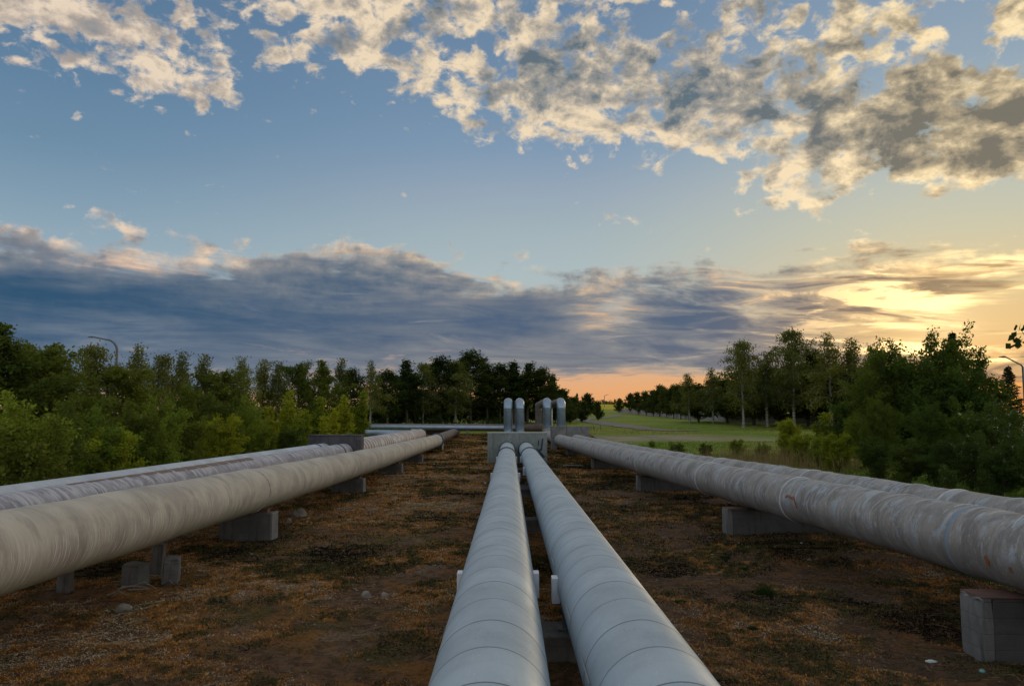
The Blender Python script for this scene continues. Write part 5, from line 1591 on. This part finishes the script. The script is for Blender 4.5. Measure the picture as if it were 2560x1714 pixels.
# ------------------------------------------------------------------ small things
def build_small():
    def lamp(name, base, pole_h, arm, headlen, label, direction=-1, thick=0.09, curve=True):
        t = tag(empty(name, base), label, "street lamp")
        if curve:
            pts = [Vector((0, 0, 0)), Vector((0, 0, pole_h - arm * 0.55))]
            pts += arc((direction * arm * 0.5, 0, pole_h - arm * 0.55), arm * 0.5, math.pi if direction > 0 else 0, math.pi / 2, (1, 0, 0), (0, 0, 1), 10)[1:]
            end = Vector((direction * arm, 0, pole_h + 0.10))
        else:
            pts = [Vector((0, 0, 0)), Vector((0, 0, pole_h - 0.6)), Vector((direction * 0.1, 0, pole_h - 0.45))]
            end = Vector((direction * arm, 0, pole_h + 0.1))
        pts.append(end)
        n = len(pts)
        link("pole", tube_mesh("pole", pts, [thick * (1 - 0.5 * k / (n - 1)) for k in range(n)], 12), t, M["steel_dark"])
        hd = tube_mesh("lamp_head", [end + Vector((-direction * 0.05, 0, 0.0)), end + Vector((direction * headlen * 0.3, 0, 0.03)), end + Vector((direction * headlen, 0, 0.02))],
                       [0.06, 0.13, 0.05], 12)
        for v in hd.vertices:
            v.co.z = end.z + (v.co.z - end.z) * 0.55
        link("lamp_head", hd, t, M["steel_dark"])
        return t
    p = at(114, 416, 60)
    zb = gz(p.x, 60)
    top = at(92, 338, 60).z
    lamp("street_lamp", (p.x, 60, zb), top - zb, 1.75, 0.5, "tall lamp with an arched arm above the left trees".replace("left ", "green "), -1, 0.10, True)
    p = at(1022, 416, 55)
    zb = gz(p.x, 55)
    top = at(1012, 358, 55).z
    lamp("street_lamp", (p.x + 0.25, 55, zb), top - zb, 1.15, 0.45, "street lamp with a straight arm beside the far spruces", -1, 0.08, False)
    p = at(604.5, 402, 380)
    zb = gz(p.x, 380)
    lamp("street_lamp", (p.x, 380, zb), 6.0, 1.6, 0.6, "tiny far lamp post beside the yellow field", 1, 0.16, False)

    # concrete fence under the row trees
    pl = [at(617, 413.2, 258), at(640, 414.2, 222), at(665, 416.6, 185), at(690, 418.0, 150), at(728, 420.5, 125), at(775, 421.5, 118), at(840, 422, 112), at(905, 422, 106)]
    f = tag(empty("concrete_fence", (pl[0].x, pl[0].y, 0)), "long pale concrete fence under the round row trees and birches", "fence")
    q = densify(pl, 5.0)
    for k in range(len(q) - 1):
        a, b = q[k], q[k + 1]
        za, zb = gz(a.x, a.y), gz(b.x, b.y)
        m = (a + b) / 2
        ang = math.atan2(b.y - a.y, b.x - a.x)
        L = (b - a).length
        o = link("panel", box_mesh("panel", [(0, 0, 0.55, L - 0.24, 0.10, 1.5)], 0.01), f, M["fence"])
        o.location = (m.x - pl[0].x, m.y - pl[0].y, (za + zb) / 2)
        o.rotation_euler = (0, -math.atan2(zb - za, L), ang)
        o = link("post", box_mesh("post", [(0, 0, 0.6, 0.2, 0.2, 1.7)], 0.01), f, M["fence"])
        o.location = (a.x - pl[0].x, a.y - pl[0].y, za)
        o.rotation_euler = (0, 0, ang)
    # two low posts by the path
    for u, lab in ((594, "low dark post by the path, nearer the risers".replace("nearer", "closer to")), (600.5, "low dark post by the path, farther from the risers")):
        p = at(u, 426, 98)
        o = link("path_post", tube_mesh("path_post", [(0, 0, -0.1), (0, 0, 0.62), (0, 0, 0.66)], [0.07, 0.07, 0.045], 10), None, M["steel_dark"])
        o.location = (p.x, 98, gz(p.x, 98))
        tag(o, lab, "post", "low posts by the path")

    def rock(name, u, v, w, h, label, mat="stone", cat="stone", seed=0, group=None):
        d = 796 * HC / (v - 416)
        x = at(u, v, d).x
        r = np.random.default_rng(seed)
        bm = bmesh.new()
        bmesh.ops.create_icosphere(bm, subdivisions=3, radius=1)
        ph = r.uniform(0, 6, 6)
        for vv in bm.verts:
            c = vv.co
            s = 1 + 0.16 * math.sin(c.x * 2.7 + ph[0]) + 0.14 * math.sin(c.y * 3.1 + ph[1]) + 0.12 * math.sin(c.z * 3.7 + ph[2] + c.x * 2) + 0.06 * math.sin(c.x * 9 + c.y * 8 + ph[3]) + 0.05 * math.sin(c.y * 13 - c.z * 11 + ph[4]) + 0.10 * (random.random() - 0.5)
            vv.co = Vector((c.x * s * w / 2, c.y * s * w / 2.4, max(-0.35, c.z * s) * h))
        me = bpy.data.meshes.new(name)
        bm.to_mesh(me); bm.free()
        o = link(name, me, None, M[mat], True)
        o.location = (x, d, float(ground_z(x, d)) + h * 0.12)
        o.rotation_euler = (0, 0, r.uniform(0, 6.28))
        tag(o, label, cat, group)
        return o
    G = "stones on the soil"
    rock("field_stone", 299, 514, 0.44, 0.17, "largest tan stone beside the broad stained pier", seed=1, group=G)
    rock("field_stone", 288, 519.5, 0.20, 0.09, "smaller stone in front of the largest tan stone", seed=2, group=G)
    rock("field_stone", 367, 592, 0.15, 0.07, "brownish stone of the pair between tan and smooth pipes", seed=3, group=G)
    rock("field_stone", 385, 590, 0.14, 0.065, "paler stone of the pair between tan and smooth pipes", seed=4, group=G)
    rock("field_stone", 485, 482, 0.09, 0.05, "tiny white stone beside the smooth pipe far along", "white_paint", seed=5, group=G)
    rock("field_stone", 434, 463, 0.13, 0.07, "white stone lying in the open strip near the pale wall", "white_paint", seed=6, group=G)
    rock("field_stone", 124, 603, 0.22, 0.08, "flat grey stone below the heap of sticks", seed=7, group=G)
    rock("field_stone", 262, 528, 0.12, 0.06, "pale stone before the broad stained pier", seed=8, group=G)
    rock("plastic_scrap", 931, 653, 0.10, 0.025, "crumpled whitish scrap near the tall pale pier", "litter_white", "litter", 9, "plastic scraps")
    rock("plastic_scrap", 982, 669, 0.085, 0.02, "teal scrap at the foot of the tall pale pier", "litter_teal", "litter", 10, "plastic scraps")
    rock("plastic_scrap", 801, 543, 0.06, 0.02, "tiny white scrap on the reddish soil heap", "litter_white", "litter", 11, "plastic scraps")
    rock("plastic_scrap", 712, 553, 0.07, 0.02, "small white scrap among the green tufts", "litter_white", "litter", 12, "plastic scraps")

    # stick heap by the stubs: each stick is a thing
    d0 = 12.0
    for k, (u1, v1, u2, v2) in enumerate([(112, 583, 148, 577), (118, 592, 140, 587), (130, 586, 155, 590), (128, 596, 150, 584), (162, 584, 174, 580), (108, 597, 126, 590), (122, 580, 152, 596)]):
        d = 796 * HC / ((v1 + v2) / 2 - 416)
        a, b = at(u1, v1, d), at(u2, v2, d - 0.15)
        za, zb = float(ground_z(a.x, a.y)), float(ground_z(b.x, b.y))
        pts = [Vector((a.x, a.y, za + 0.02)), Vector(((a.x + b.x) / 2, (a.y + b.y) / 2 + 0.05, (za + zb) / 2 + 0.05 + 0.03 * (k % 3))), Vector((b.x, b.y, zb + 0.05 + 0.05 * (k % 2)))]
        o = link("dry_stick", tube_mesh("dry_stick", pts, [0.016, 0.013, 0.006], 7), None, M["wood"], True)
        tag(o, "dry grey stick in the loose heap before the leaning stub", "stick", "dry sticks in the heap")
    for (u1, u2, v, lab) in ((384, 415, 475.5, "grey wooden plank lying before the third tan pipe pier"), (563, 583, 465.2, "pale thin plank lying between smooth and weathered pipes")):
        d = 796 * HC / (v - 416)
        a, b = at(u1, v, d), at(u2, v, d)
        o = link("wooden_plank", box_mesh("wooden_plank", [(0, 0, 0, (b - a).length, 0.16, 0.05)], 0.006), None, M["wood"])
        o.location = ((a.x + b.x) / 2, d, float(ground_z((a.x + b.x) / 2, d)) + 0.05)
        o.rotation_euler = (0, 0.02, 0.04)
        tag(o, lab, "plank")
    # green tufts on the soil
    for k, (u, v, w, h, lab) in enumerate([(765, 590, 0.27, 0.17, "round dark green grass tuft, the fullest one on the soil"), (727, 557, 0.30, 0.07, "flat green tuft beside the small white scrap"),
                                           (679, 597, 0.28, 0.06, "flat dark tuft closest to the smooth pipe"), (706, 560, 0.14, 0.05, "small dark tuft between two flat tufts"),
                                           (745, 566, 0.16, 0.05, "small tuft on the reddish heap's slope"), (752, 622, 0.14, 0.06, "little tuft below the round green tuft")]):
        d = 796 * HC / (v - 416)
        x0 = at(u, v, d).x
        r = np.random.default_rng(300 + k)
        n = 520
        rr = np.sqrt(r.random(n)) * w / 2
        a = r.uniform(0, 6.28, n)
        x, y = rr * np.cos(a), rr * np.sin(a) * 0.8
        hh = h * np.sqrt(np.clip(1 - (rr / (w / 2)) ** 2, 0.15, 1)) * r.uniform(0.7, 1.1, n)
        v_, f_, t_ = blades(x, y, np.zeros(n), hh, np.full(n, 0.004), r.uniform(0.3, 0.9, n), r.random(n), r)
        o = link("grass_tuft", np_mesh("grass_tuft", v_, f_, {"tint": ("FLOAT", t_)}), None, M["tuft"])
        o.location = (x0, d, float(ground_z(x0, d)) - 0.005)
        tag(o, lab, "grass tuft", "grass tufts on the soil")


build_world()
build_materials()
build_ground()
build_pipes()
build_plants()
build_ground_cover()
build_small()

scene.render.engine = "CYCLES"
cy = scene.cycles
cy.max_bounces = 6
cy.diffuse_bounces = 3
cy.glossy_bounces = 3
cy.transmission_bounces = 3
cy.transparent_max_bounces = 4
cy.use_adaptive_sampling = True
cy.adaptive_threshold = 0.02
cy.use_denoising = True
cy.sample_clamp_indirect = 4.0
vs = scene.view_settings
vs.view_transform = "Standard"
vs.look = "None"
vs.exposure = 0.0
vs.gamma = 1.0
